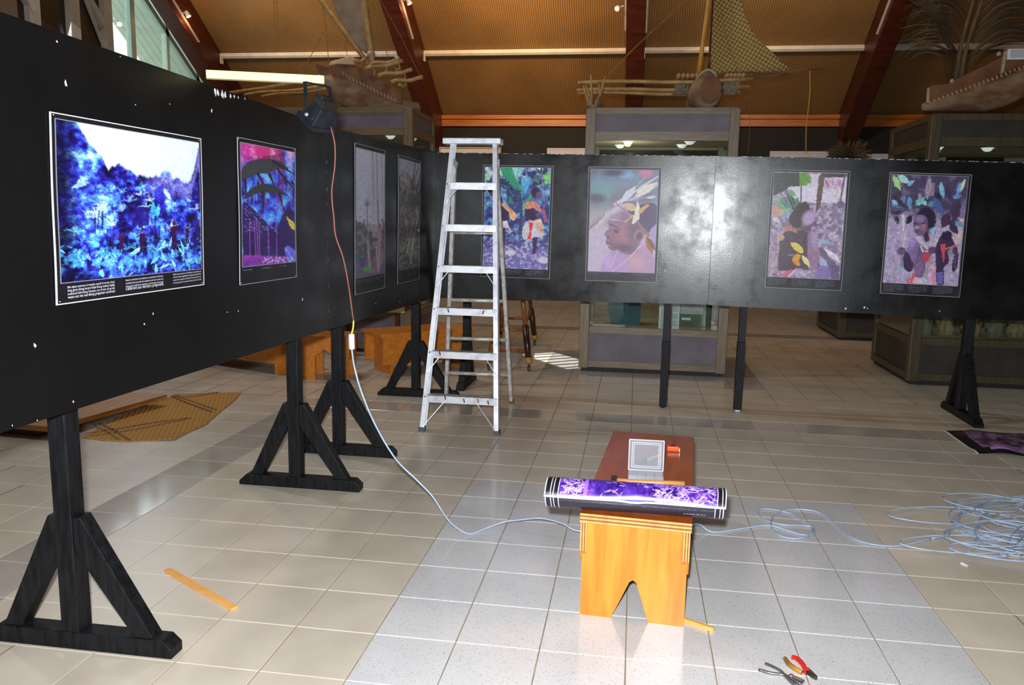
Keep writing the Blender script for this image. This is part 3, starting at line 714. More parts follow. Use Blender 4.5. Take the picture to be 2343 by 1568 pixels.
# ================================================================== LOOSE THINGS ON THE FLOOR
MT['pine'] = mat_wood('pine', (222, 150, 66), (238, 176, 92), 0, .5)
a, b = onz(383, 1307), onz(537, 1396)
tag(MB().bar((*a[:2], .0065), (*b[:2], .0065), .030, .012).build('wood_batten', 'pine', bevel=.001), 'flat pine batten lying on the tiles left of centre', 'batten')
a, b = onz(1560, 1422), onz(1633, 1446)
tag(MB().bar((*a[:2], .009), (*b[:2], .009), .016, .017).build('wood_offcut', 'pine', bevel=.001), 'short square pine offcut at the right foot of the foreground bench', 'offcut')
a, b = onz(2199, 1290), onz(2214, 1297)
tag(MB().bar((*a[:2], .004), (*b[:2], .004), .008, .007).build('plastic_scrap', 'chip'), 'tiny white plastic scrap on the floor below the cable heap', 'scrap')
a = onz(1100, 938)
tag(MB().lathe([(.011, 0), (.012, .003), (.006, .006)], (a[0], a[1], 0), 7).build('plastic_plug', mat('yellow_plastic', (232, 206, 20), (222, 190, 20), 9, rough=.4)), 'tiny yellow plastic plug on the floor under the ladder', 'plug')
# pliers
MT['steel'] = mat('steel', (150, 152, 156), (120, 122, 126), 20, rough=.3, metal=.85)
MT['red_grip'] = mat('red_grip', (196, 24, 22), (214, 34, 30), 12, rough=.35)
MT['worn_grip'] = mat('worn_grip', (96, 74, 40), (176, 128, 40), 16, rough=.5)
def flat_path(pxs, z): return smooth_path([(*onz(x, y, zz_)[:2], zz_) for (x, y), zz_ in zip(pxs, z)], 6)
def widths(ws, n): return np.interp(np.linspace(0, 1, n), np.linspace(0, 1, len(ws)), ws)
t = thing('pincers', (*onz(1790, 1548)[:2], 0), 'bare grey steel pincers on the floor at the bottom edge', 'pliers', 'pliers on the floor')
p1 = flat_path([(1736, 1533), (1765, 1541), (1795, 1545), (1815, 1556), (1833, 1566)], [.006, .006, .007, .012, .008])
p2 = flat_path([(1751, 1519), (1768, 1526), (1785, 1535), (1797, 1547), (1812, 1562), (1826, 1569)], [.006, .006, .007, .008, .008, .007])
MB().tube(p1, widths([.006, .0058, .0055, .007, .008], len(p1)), 8).build('handle', 'steel', t, smooth=True)
MB().tube(p2, widths([.006, .0058, .0055, .007, .008], len(p2)), 8).build('handle', 'steel', t, smooth=True)
c = onz(1810, 1555); MB().lathe([(.011, 0), (.012, .01), (.008, .017)], (c[0], c[1], .001), 12).build('pivot', 'steel', t)
c2 = onz(1836, 1568); MB().bar((*c[:2], .010), (*c2[:2], .008), .022, .014, w2=.03).build('jaws', 'steel', t, bevel=.003)
t = thing('side_cutters', (*onz(1830, 1530)[:2], 0), 'side cutters with one red and one worn ochre grip at the bottom edge', 'pliers', 'pliers on the floor')
p1 = flat_path([(1812, 1504), (1824, 1508), (1836, 1520), (1845, 1536)], [.009, .01, .01, .01])
p2 = flat_path([(1796, 1507), (1803, 1518), (1818, 1530), (1834, 1539)], [.009, .01, .01, .01])
MB().tube(p1, widths([.008, .0095, .0095, .009], len(p1)), 10).build('red_handle', 'red_grip', t, smooth=True)
o = MB().tube(p2, widths([.008, .0095, .0095, .009], len(p2)), 10).build('worn_handle', 'worn_grip', t, smooth=True)
c = onz(1846, 1541); MB().lathe([(.014, 0), (.015, .012), (.010, .018)], (c[0], c[1], .001), 12).build('pivot', 'red_grip', t)
c2 = onz(1868, 1558); MB().bar((*c[:2], .010), (*c2[:2], .009), .026, .016, w2=.012).build('jaws', 'hammer_steel', t, bevel=.004)

# ================================================================== FLOODLIGHT, ITS ARM AND ITS CORD
MT['raw_pine'] = mat_wood('raw_pine', (238, 220, 150), (250, 236, 176), 0, .6)
A = np.array([-1.10, .10, 2.262]); E_ = onz(741, 186, 2.27); E_[2] = 2.275
A = np.array([*(PL[0].hit(480, 182)[:2]), 2.262]); dirn = (E_ - A); A = A - dirn / np.linalg.norm(dirn) * .015
A[2] = 2.262
tag(MB().bar(A, E_, .042, .036).build('wooden_arm', 'raw_pine', bevel=.002), 'pale raw pine arm laid over the left board to hold the floodlight', 'timber')
MT['flood'] = mat('flood_housing', (34, 38, 46), (48, 52, 60), 14, rough=.32, metal=.4)
fl = thing('floodlight', (E_[0] - .01, E_[1], 2.02), 'black finned halogen floodlight hanging from the pine arm', 'floodlight')
u = (E_ - A) / np.linalg.norm(E_ - A); side = np.cross((0, 0, 1.0), u)
base = E_ - u * .03 + np.array([0, 0, -.0215])
fd = -side * .0 + np.array([-.62, .25, -.75]); fd /= np.linalg.norm(fd)          # beam direction: down towards the board
fx = np.cross(fd, (0, 0, 1.0)); fx /= np.linalg.norm(fx); fy = np.cross(fx, fd)
fc = base + np.array([.02, .0, -.13])
def fq(a_, b_, c_): return fc + fx * a_ + fy * b_ + fd * c_
m = MB(); hw, hh = .075, .055
front = [fq(-hw, -hh, .05), fq(hw, -hh, .05), fq(hw, hh, .05), fq(-hw, hh, .05)]; back = [fq(-.05, -.032, -.035), fq(.05, -.032, -.035), fq(.05, .032, -.035), fq(-.05, .032, -.035)]
m.add(front + back, [(0, 1, 2, 3), (7, 6, 5, 4), (0, 4, 5, 1), (1, 5, 6, 2), (2, 6, 7, 3), (3, 7, 4, 0)])
m.build('housing', 'flood', fl, bevel=.004)
rim = MB()
for a_, b_ in (((-hw, -hh), (hw, -hh)), ((hw, -hh), (hw, hh)), ((hw, hh), (-hw, hh)), ((-hw, hh), (-hw, -hh))): rim.bar(fq(*a_, .055), fq(*b_, .055), .014, .02, up=fd)
rim.build('front_rim', 'flood', fl)
for k in range(6):
    xx = -.045 + .018 * k; MB().prism([fq(xx, -.032, -.035), fq(xx, hh * .8, .03), fq(xx, hh * .8, -.06), fq(xx, -.02, -.07)], fx * .003).build('fin', 'hammer_steel', fl)
MB().prism([fq(-.04, .01, -.035), fq(.04, .01, -.035), fq(.04, .055, -.02), fq(-.04, .055, -.02)], -fd * .045).build('terminal_box', 'flood', fl, bevel=.004)
for s in (-1, 1):
    MB().bar(fq(s * .082, 0, .02), base + fx * s * .082 + np.array([0, 0, .0]), .004, .02, up=fx).build('bracket_arm', 'flood', fl)
    MB().lathe([(.008, 0), (.008, .006)], fq(s * .084, 0, .02), 10, fx * s).build('bracket_bolt', 'alu', fl)
MB().bar(base - fx * .084, base + fx * .084, .02, .004).build('bracket_bridge', 'flood', fl)

MT['cord_brown'] = mat('brown_cord', (104, 54, 40), (120, 66, 50), 10, rough=.45)
MT['cord_yellow'] = mat('yellow_sleeve', (220, 200, 60), (206, 186, 50), 10, rough=.45)
MT['cord_white'] = mat('white_cord', (214, 220, 232), (198, 206, 220), 10, rough=.4)
MT['cord_grey'] = mat('grey_cable', (172, 186, 208), (150, 166, 190), 10, rough=.35)
cord = thing('power_cord', (.16, .75, 0), 'long lead from the floodlight with inline white switch, running over the floor to a heap', 'cable')
pa, pb = fc[:2] + np.array([.03, -.03]), onz(1075, 1222)[:2]
def hang(pxs):
    out = []
    for x, y in pxs: out.append(onplane(x, y, pa, pb))
    return out
w0 = hang([(757, 290), (766, 330), (766, 380), (759, 440), (764, 500), (768, 540), (785, 590), (797, 650), (806, 715), (809, 735)])
MB().tube(smooth_path(w0, 6), .0042, 8).build('brown_lead', 'cord_brown', cord, smooth=True)
MB().tube(smooth_path(hang([(809, 733), (808, 750), (804, 766)]), 5), .0042, 8).build('yellow_sleeve', 'cord_yellow', cord, smooth=True)
s0, s1 = hang([(804, 764), (805, 800)])
du = (s1 - s0) / np.linalg.norm(s1 - s0)
MB().bar(s0, s1, .026, .022, up=(1, -1, 0)).build('switch', 'cord_white', cord, bevel=.006)
w1 = hang([(805, 800), (811, 840), (828, 900), (860, 975), (905, 1050), (955, 1100)]) 
w1 += [np.array([*(onplane(x, y, pa, pb))]) for x, y in [(990, 1137), (1020, 1183), (1045, 1208)]]
w1 = [p_ if p_[2] > .006 else np.array([p_[0], p_[1], .006]) for p_ in w1]
fl1 = [(*onz(1075, 1222, .006)[:2], .006), (*onz(1110, 1210, .012)[:2], .012), (*ony(1150, 1196, .86)[:2], .035), (*ony(1190, 1188, .85)[:2], .06), (*ony(1240, 1183, .83)[:2], .085), (*ony(1290, 1190, .80)[:2], .075), (*ony(1326, 1206, .78)[:2], .05)]
xa = fl1[-1]
fl2 = [(1.05, .80, .03), (1.2, .86, .05), (*onz(1592, 1199, .05)[:2], .05), (*onz(1620, 1214, .01)[:2], .01)]
fl3 = [(*onz(x, y, .006)[:2], .006) for x, y in [(1642, 1218), (1690, 1211), (1756, 1203), (1800, 1214), (1835, 1224), (1858, 1222), (1861, 1208), (1835, 1203), (1790, 1201), (1750, 1190), (1733, 1172), (1752, 1165), (1800, 1173), (1835, 1190), (1858, 1208), (1850, 1226), (1820, 1233), (1785, 1226), (1765, 1205), (1768, 1184), (1790, 1170), (1830, 1166), (1870, 1172), (1900, 1190), (1930, 1218), (1970, 1240), (2030, 1250), (2075, 1246), (2130, 1233)]]
MB().tube(smooth_path(w1 + fl1 + fl2 + fl3, 8), .0046, 8).build('white_lead', 'cord_grey', cord, smooth=True)
# the heap: one long cable thrown in loose loops
r2 = random.Random(5)
def loop(cx, cy, rx, ry, ph, turns, rot=0.0):
    out = []
    for k in range(int(16 * turns) + 1):
        a_ = ph + 2 * math.pi * k / 16
        x, y = rx * math.cos(a_), ry * math.sin(a_) * (1 + .15 * math.cos(a_ + ph))
        out.append((cx + x * math.cos(rot) - y * math.sin(rot), cy + x * math.sin(rot) + y * math.cos(rot)))
    return out
hp_ = [(2130, 1233), (2170, 1226), (2230, 1222), (2300, 1226)]
heap = [np.array(onz(x, y, .006)) for x, y in hp_]
lps = [(2320, 1200, 130, 42, 0.4, 1.0, .05), (2150, 1180, 120, 19, .3, 1.0, .04), (2290, 1185, 120, 38, .2, 1.1, .06), (2250, 1150, 95, 18, .3, 1.0, .12), (2340, 1190, 150, 50, .1, 1.2, .02),
       (2190, 1246, 132, 20, .2, 1.0, .04), (2300, 1230, 130, 36, .3, 1.0, .06), (2360, 1170, 130, 34, .2, 1.1, .03), (2260, 1205, 85, 30, .1, 1.1, .1), (2240, 1258, 70, 15, .3, 1.0, .1), (2400, 1215, 170, 58, .2, 1.2, .0),
       (2330, 1215, 95, 30, .4, 1.2, .05), (2290, 1165, 110, 26, .1, 1.0, .1), (2320, 1262, 110, 22, .2, 1.0, .05), (2380, 1195, 140, 44, .3, 1.1, .02), (2270, 1222, 110, 30, .2, 1.0, .0), (2350, 1245, 120, 32, .3, 1.2, .06), (2310, 1178, 70, 30, .5, 1.2, .15), (2420, 1240, 110, 60, .2, 1.2, 0)]
for k, lp in enumerate(lps):
    h_ = .006 + .0098 * (k % 4)
    for x, y in loop(*lp): heap.append(np.array(onz(x, y, h_)))
MB().tube(smooth_path(heap, 4), .0046, 6).build('cable_heap', 'cord_grey', cord, smooth=True)

# ================================================================== DISPLAY CASES
MT['case_wood'] = mat_wood('case_wood', (96, 80, 58), (126, 106, 78), 2, .4, 4, 10)
MT['case_wood_x'] = mat_wood('case_wood_rail', (96, 80, 58), (126, 106, 78), 0, .4, 4, 10)
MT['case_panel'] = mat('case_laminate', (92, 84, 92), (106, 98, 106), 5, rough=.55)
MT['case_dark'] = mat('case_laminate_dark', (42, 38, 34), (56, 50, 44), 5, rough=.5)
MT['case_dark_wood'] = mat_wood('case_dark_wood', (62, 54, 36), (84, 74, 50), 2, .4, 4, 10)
MT['case_lining'] = mat('case_lining', (150, 140, 120), (166, 156, 136), 5, rough=.8)
MT['lamp_dome'] = mat_emit('lamp_dome', (236, 240, 236), .55)
MT['lamp_on'] = mat_emit('lamp_on', (255, 224, 120), 5.0)
MT['plinth_dark'] = mat('plinth_recess', (28, 24, 20), (36, 31, 26), 5, rough=.7)
def display_case(lab, x0, x1, y0, y1, h, wood, railm, panel, base_z, glass_z0, glass_z1, lamps=(), mul=()):
    t = thing('display_case', ((x0 + x1) / 2, (y0 + y1) / 2, 0), lab, 'display case', 'glazed wooden display cases')
    w = .105
    MB().box((x0 + .03, y0 + .03, 0), (x1 - .03, y1 - .03, .05)).build('plinth', 'plinth_dark', t)
    for xa in (x0, x1 - w):
        for ya in (y0, y1 - w):
            MB().box((xa, ya, .035), (xa + w, ya + w, h)).build('corner_post', wood, t, bevel=.006)
    def ring(z0, z1, name, m, ins):
        for lo, hi in (((x0 + w, y0 + ins, z0), (x1 - w, y0 + .05, z1)), ((x0 + w, y1 - .05, z0), (x1 - w, y1 - ins, z1)),
                       ((x0 + ins, y0 + w, z0), (x0 + .05, y1 - w, z1)), ((x1 - .05, y0 + w, z0), (x1 - ins, y1 - w, z1))):
            MB().box(lo, hi).build(name, m, t)
    ring(.05, base_z, 'base_rail', railm, .0)
    ring(base_z, glass_z0 - .07, 'base_panel', panel, .015)
    ring(glass_z0 - .07, glass_z0, 'sill_rail', railm, .0)
    ring(glass_z1, glass_z1 + .09, 'head_rail', railm, .0)
    ring(glass_z1 + .09, h - .055, 'header_panel', panel, .015)
    ring(h - .055, h, 'top_rail', railm, .0)
    MB().box((x0 + .05, y0 + .05, glass_z0 - .05), (x1 - .05, y1 - .05, glass_z0 - .02)).build('display_floor', 'case_lining', t)
    MB().box((x0 + .05, y0 + .05, glass_z1 + .03), (x1 - .05, y1 - .05, glass_z1 + .06)).build('inner_ceiling', 'case_lining', t)
    MB().box((x0 + .02, y0 + .02, h - .02), (x1 - .02, y1 - .02, h + .012)).build('roof_board', railm, t)
    g = .006
    for lo, hi in (((x0 + w, y0 + .02, glass_z0), (x1 - w, y0 + .02 + g, glass_z1)), ((x0 + w, y1 - .02 - g, glass_z0), (x1 - w, y1 - .02, glass_z1)),
                   ((x0 + .02, y0 + w, glass_z0), (x0 + .02 + g, y1 - w, glass_z1)), ((x1 - .02 - g, y0 + w, glass_z0), (x1 - .02, y1 - w, glass_z1))):
        MB().box(lo, hi).build('glass_pane', 'glass_case', t)
    for fx_, fy_, on in lamps:
        c = (x0 + (x1 - x0) * fx_, y0 + (y1 - y0) * fy_, glass_z1 + .03)
        o = MB().lathe([(.062, 0), (.062, .008), (.05, .01), (.046, .022), (.03, .036), (.002, .042)], c, 18, (0, 0, -1)).build('downlight', 'lamp_dome', t, smooth=True)
        if on: MB().lathe([(.034, .036), (.03, .05), (.002, .058)], c, 14, (0, 0, -1)).build('lit_bulb', 'lamp_on', o, smooth=True)
    return t
CC = (.39, 1.975, 5.56, 6.75, 2.815)
cc = display_case('tall glazed case with mauve panels behind the back boards, model canoe on top', *CC[:4], CC[4], 'case_wood', 'case_wood_x', 'case_panel', .12, .50, 2.49,
             lamps=((.28, .35, True), (.22, .7, False), (.70, .3, False), (.66, .65, False)))
CR = (3.85, 6.9, 5.64, 7.0, 2.76)
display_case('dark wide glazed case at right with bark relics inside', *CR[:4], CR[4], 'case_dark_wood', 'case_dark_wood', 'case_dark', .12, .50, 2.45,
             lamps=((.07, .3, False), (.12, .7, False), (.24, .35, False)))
CL = (-4.4, -1.67, 6.15, 7.25, 2.91)
display_case('glazed case above the left boards carrying the hulled canoe with broad sail', *CL[:4], CL[4], 'case_wood', 'case_wood_x', 'case_panel', .12, .50, 2.60,
             lamps=((.86, .35, False), (.93, .62, False)))
C4 = (3.92, 6.2, 8.93, 10.35, 2.42)
display_case('low-lit case standing behind the right case, mostly hidden by the boards', *C4[:4], C4[4], 'case_dark_wood', 'case_dark_wood', 'case_dark', .12, .95, 2.1)
light('case_lamp', 'POINT', (CC[0] + .45, CC[2] + .42, 2.24), (0, 0, 0), 7, (1, .93, .75), .05)

# ---- things inside the middle case
MT['teal'] = mat('teal_board', (40, 78, 92), (50, 92, 104), 6, rough=.7)
MT['carving'] = mat('pale_carving', (206, 180, 146), (184, 150, 112), 8, rough=.5)
MT['paper'] = mat('paper', (226, 228, 230), (216, 219, 224), 9, rough=.7)
MT['ink'] = mat('ink', (110, 112, 124), (96, 98, 112), 30, rough=.7)
MT['green_mount'] = mat('green_mount', (74, 92, 76), (86, 104, 86), 7, rough=.7)
MT['gilt'] = mat('gilt', (196, 168, 104), (178, 148, 84), 12, rough=.4)
MT['sea_print'] = mat('watercolour', (150, 166, 184), (196, 200, 204), 5, (1, 1, 3), rough=.7)
zf = .481
a = ony(1398, 762, 5.95); b = ony(1463, 772, 5.95)
tag(MB().prism([(a[0], 5.95, zf), (b[0], 5.95, zf), (b[0], 5.95, .92), (a[0] + .02, 5.95, .92), (a[0] - .05, 5.95, .70)], (0, .25, 0)).build('display_block', 'teal'), 'teal display block on the floor of the middle case', 'plinth')
bx = (a[0] + b[0]) / 2
for k, (dx, s) in enumerate(((-.06, -1), (.12, 1))):
    P = [(bx + dx + s * .0, 6.08, .921), (bx + dx + s * .05, 6.06, .95), (bx + dx + s * .02, 6.0, .965), (bx + dx - s * .06, 5.98, .95)]
    tag(MB().tube(smooth_path([(p_[0], p_[1], p_[2] + .025) for p_ in P], 5), widths([.03, .052, .05, .03], 16), 12).build('carved_piece', 'carving', smooth=True),
        ('left of two' if k == 0 else 'right of two') + ' pale rounded carved pieces on the teal block in the middle case', 'carving', 'pale carved pieces')
def sheet(x0, x1, y0, z0, z1, name, m, lab, cat, lean=.03):
    return tag(MB().prism([(x0, y0, z0), (x1, y0, z0), (x1, y0 + lean, z1), (x0, y0 + lean, z1)], (0, .004, 0)).build(name, m), lab, cat)
a, b = ony(1505, 777, 5.75), ony(1552, 779, 5.75)
tx = thing('text_sheet', ((a[0] + b[0]) / 2, 5.75, zf), 'white typed sheet leaning inside the middle case', 'text sheet')
MB().prism([(a[0], 5.75, zf), (b[0], 5.75, zf), (b[0], 5.78, .86), (a[0], 5.78, .86)], (0, .003, 0)).build('paper', 'paper', tx)
for k in range(22):
    z = .50 + .016 * k; MB().box((a[0] + .02, 5.748 + .03 * (z - zf) / .38 - .001, z), (b[0] - .02 - .05 * (k % 5 == 0), 5.7488 + .03 * (z - zf) / .38, z + .005)).build('text_line', 'ink', tx)
a, b = ony(1553, 779, 6.05), ony(1622, 779, 6.05)
t = thing('framed_picture', ((a[0] + b[0]) / 2, 6.05, zf), 'framed seascape with green mount standing in the middle case', 'picture')
MB().box((a[0], 6.05, zf), (b[0], 6.07, .95)).build('mount', 'green_mount', t)
MB().box((a[0] - .012, 6.045, zf), (a[0], 6.075, .95)).box((b[0], 6.045, zf), (b[0] + .012, 6.075, .95)).build('frame', 'beam', t)
MB().box((a[0] + .0, 6.047, .62), (b[0] - .085, 6.05, .93)).build('gilt_line', 'gilt', t)
MB().box((a[0] + .0, 6.045, .63), (b[0] - .095, 6.047, .925)).build('print', 'sea_print', t)
MB().box((a[0] + .02, 6.046, .55), (a[0] + .12, 6.05, .578)).build('name_plate', 'paper', t)
sheet(.56, .95, 5.68, zf, zf + .0 + .004, 'x', 'paper', 'x', 'x') if False else None
tag(MB().box((.52, 5.68, zf + .0005), (.88, 5.92, zf + .006)).build('label_board', 'paper'), 'pale label board lying flat at the left in the middle case', 'label')

# ---- bark relics in the right case
MT['bark'] = mat('dry_bark', (112, 92, 66), (172, 150, 118), 9, (2, 2, 1), rough=.85, bump=.8)
MT['bark2'] = mat('grey_bark', (92, 84, 70), (140, 130, 112), 9, (2, 2, 1), rough=.85, bump=.8)
r3 = random.Random(3)
ORD = ['first', 'second', 'third', 'fourth', 'fifth', 'sixth', 'seventh']
for k in range(7):
    x = 4.10 + .245 * k; hgt = (.46, .40, .50, .36, .47, .42, .45)[k]; y = 6.1 + (.0, .05, -.02)[k % 3]
    P = []; n = 12
    for i in range(11):
        z = hgt * i / 10; row = []
        for j in range(n):
            an = 2 * math.pi * j / n; rr = min(.112, (.10 - .03 * i / 10) * (1 + .34 * r3.uniform(-1, 1)) * (1.1 - .4 * abs(i / 10 - .4)))
            row.append((x + rr * math.cos(an), y + rr * .8 * math.sin(an), zf + z))
        P.append(row)
    tag(MB().grid(P, True).build('bark_bundle', 'bark' if k % 3 else 'bark2', smooth=True), ('grey' if k % 3 == 0 else 'brown') + ' bark bundle in the right case, ' + ORD[k] + ' from its near corner post', 'bark bundle', 'bark bundles in the right case')

# ================================================================== CANOES
MT['hull'] = mat('weathered_hull', (108, 72, 44), (150, 124, 96), 4, (1, 1, 2), rough=.75, bump=.3)
MT['hull_dark'] = mat('hull_dark', (92, 56, 32), (124, 82, 50), 5, rough=.75, bump=.3)
MT['bamboo'] = mat('bamboo', (150, 112, 62), (182, 146, 92), 4, (3, 3, 3), rough=.5)
MT['bamboo_yellow'] = mat('bamboo_yellow', (186, 130, 44), (206, 152, 66), 4, rough=.45)
MT['lashing'] = mat('lashing', (176, 166, 146), (150, 138, 116), 20, rough=.9)
MT['twine'] = mat('twine', (150, 112, 58), (128, 92, 44), 20, rough=.9)
MT['sailcloth'] = mat('grey_sail', (122, 102, 80), (146, 124, 100), 6, (1, 1, 1), rough=.9, bump=.3)
MT['sail_weave'] = mat_weave('sail_weave', (110, 86, 44), (190, 160, 96), 26, 26, 30, bump=.8)
def hull(parent, A, B, stations, name='hull', m='hull', n=11):
    """stations: (t, half-beam, keel z, sheer z)"""
    A = np.array(A, float); B = np.array(B, float); d = (B - A); d2 = np.array([d[0], d[1], 0]); d2 /= np.linalg.norm(d2); s = np.array([-d2[1], d2[0], 0])
    P = []
    for t_, hb, kz, sz in stations:
        c = A + d * t_; row = []
        for j in range(n):
            a_ = math.pi * (j / (n - 1)) ; x = -math.cos(a_); z = math.sin(a_)
            row.append((*(c + s * hb * (abs(x) ** .8) * (1 if x > 0 else -1))[:2], sz - (sz - kz) * z ** .9))
        for j in range(n - 2, 0, -1):
            a_ = math.pi * (j / (n - 1)); x = -math.cos(a_); z = math.sin(a_)
            row.append((*(c + s * hb * .82 * (abs(x) ** .8) * (1 if x > 0 else -1))[:2], sz - (sz - kz) * .8 * z ** .9))
        P.append(row)
    mb = MB().grid(P, True); k = len(P[0])
    mb.f.append(tuple(range(k))[::-1]); mb.f.append(tuple(range((len(P) - 1) * k, len(P) * k)))
    return mb.build(name, m, parent, smooth=True)
def poles(parent, segs, name='boom', m='bamboo', r=.02):
    for a_, b_ in segs:
        a_ = np.array(a_, float); b_ = np.array(b_, float)
        pts = [a_ + (b_ - a_) * k / 6 + np.array([0, 0, .012 * math.sin(k * 1.3)]) for k in range(7)]
        MB().tube(pts, r, 10).build(name, m, parent, smooth=True)
# -- middle canoe, bow towards the room
cm = thing('model_canoe', (1.63, 6.1, 2.83), 'outrigger canoe with woven triangular sail on the middle case', 'canoe', 'outrigger canoes on the cases')
zc = CC[4] + .014
hull(cm, (1.64, 5.95, 0), (1.70, 7.6, 0), [(0, .17, zc, zc + .34), (.2, .19, zc, zc + .33), (.6, .19, zc, zc + .33), (1, .10, zc + .1, zc + .38)])
P = []
for yy, rx_, rz_, cz_ in ((5.70, .002, .002, .20), (5.702, .125, .16, .20), (5.72, .155, .185, .20), (5.78, .178, .20, .202), (5.9, .186, .20, .20), (6.05, .18, .19, .19)):
    row = []
    for j in range(20):
        an = 2 * math.pi * j / 20; sx_ = math.cos(an); sz_ = math.sin(an)
        row.append((1.635 + rx_ * sx_ * (1 - .28 * max(0, sz_)), yy, max(zc, zc + cz_ + rz_ * sz_ * (1.0))))
    P.append(row)
MB().grid(P, True).build('bow', 'hull', cm, smooth=True)
P = [[(1.665 + r_ * .105 * math.cos(2 * math.pi * j / 18) * (1 - .2 * max(0, math.sin(2 * math.pi * j / 18))), 5.698 - .004 * (1 - r_), zc + .195 + r_ * .15 * math.sin(2 * math.pi * j / 18)) for j in range(18)] for r_ in (0.01, .5, 1.0)]
MB().grid(P, True).build('bow_hollow', 'hull_dark', cm, smooth=True)
MB().tube(smooth_path([(1.52, 5.76, zc + .30), (1.58, 5.74, zc + .37), (1.64, 5.73, zc + .40), (1.70, 5.74, zc + .37), (1.75, 5.78, zc + .30)], 5), .012, 8).build('bow_rim', 'lashing', cm, smooth=True)
segs = []
for (xa, ya), (xb, yb), yy in (((1322, 190), (1722, 183), 5.95), ((1320, 207), (1714, 202), 6.35), ((1322, 214), (1694, 214), 6.75)):
    segs.append((ony(xa, ya, yy), ony(xb, yb, yy)))
poles(cm, segs, 'boom', 'bamboo', .021)
for k in range(5):
    q = ony(1552 + 10.5 * k, 177, 5.95); poles(cm, [((q[0], 5.82, q[2]), (q[0] + .02, 7.2, q[2] + .02))], 'deck_pole', 'bamboo', .022)
    q = ony(1662 + 9 * k, 176, 5.95); poles(cm, [((q[0], 5.82, q[2]), (q[0] + .02, 7.2, q[2] + .02))], 'deck_pole', 'bamboo', .021)
for sx in (1560, 1585, 1668, 1682):
    q = ony(sx, 197, 6.1); MB().prism([(q[0] - .05, 6.0, q[2] + .04), (q[0] + .05, 6.0, q[2] + .04), (q[0] + .02, 6.3, q[2] - .06), (q[0] - .09, 6.3, q[2] - .06)], (0, .01, .01)).build('lashing_pad', 'lashing', cm)
fl_ = []
for xa, ya, xb, yb in ((1346, 242, 1335, 196), (1352, 240, 1352, 172), (1366, 236, 1384, 175), (1348, 222, 1340, 195), (1370, 215, 1369, 190)):
    a_, b_ = ony(xa, ya, 5.9), ony(xb, yb, 5.9)
    MB().tube([a_, (a_ + b_) / 2 + np.array([.008, 0, 0]), b_], [.022, .016, .008], 8).build('float_stick', 'bamboo', cm, smooth=True)
q = ony(1360, 240, 5.9)
hull(cm, (q[0], 5.68, 0), (q[0] + .03, 7.4, 0), [(0, .03, zc + .03, zc + .10), (.03, .06, zc, zc + .14), (.5, .07, zc, zc + .14), (1, .04, zc + .04, zc + .14)], 'float', 'hull')
a_, b_ = ony(1598, 172, 6.1), ony(1623, -10, 6.1)
top_ = a_ + (b_ - a_) * 1.35
MB().tube([a_, a_ + (b_ - a_) * .5, b_, top_], [.026, .024, .022, .02], 10).build('mast', 'bamboo_yellow', cm, smooth=True)
a2, b2 = ony(1621, 168, 6.14), ony(1631, 0, 6.14)
poles(cm, [(a2, a2 + (b2 - a2) * 1.35)], 'sail_spar', 'beam', .012)
bo0, bo1 = ony(1618, 172, 6.14), ony(1880, 159, 6.14)
poles(cm, [(bo0, bo1), (bo0 + (0, 0, -.03), ony(1800, 172, 6.14))], 'sail_boom', 'hull_dark', .013)
# concave-leech woven sail
left = [ony(x, y, 6.14) for x, y in ((1626, 166), (1627, 110), (1629, 55), (1632, 0), (1634, -60))]
right = [ony(x, y, 6.14) for x, y in ((1812, 163), (1770, 122), (1725, 78), (1698, 10), (1690, -60))]
def rs(P, n):
    P = np.array(P); d = np.r_[0, np.cumsum(np.linalg.norm(np.diff(P, axis=0), axis=1))]; u_ = np.linspace(0, d[-1], n)
    return np.column_stack([np.interp(u_, d, P[:, i]) for i in range(3)])
Lp, Rp = rs(left, 14), rs(smooth_path(right, 5), 14); P = []
for a_ in range(14):
    row = []
    for b_ in range(13):
        f_ = b_ / 12; p_ = Lp[a_] * (1 - f_) + Rp[a_] * f_; p_ = p_ + np.array([0, .05 * math.sin(math.pi * f_), -.02 * math.sin(math.pi * f_) * (a_ == 0)]); row.append(p_)
    P.append(row)
o = MB().grid(P).build('sail', 'sail_weave', cm, smooth=True); planar_uv(o.data, lambda c: (c.x, c.z))
so = o.modifiers.new('thick', 'SOLIDIFY'); so.thickness = .006
MB().tube(smooth_path([ony(1386, 178, 5.95), ony(1450, 112, 6.0), ony(1575, -5, 6.1)], 6), .006, 6).build('stay_rope', 'twine', cm)
MB().tube(smooth_path([ony(1648, 10, 6.1), ony(1660, 80, 6.05), ony(1690, 168, 6.0)], 6), .004, 6).build('stay_rope', 'twine', cm)
MB().tube(smooth_path([ony(1853, 160, 6.14), ony(1853, 215, 6.14), ony(1845, 290, 6.14), ony(1844, 352, 6.14)], 6), .006, 6).build('hanging_cord', 'bamboo_yellow', cm)
MB().tube(smooth_path([ony(1716, 195, 6.14), ony(1715, 300, 6.14), ony(1711, 352, 6.14)], 6), .003, 6).build('hanging_cord', 'twine', cm)

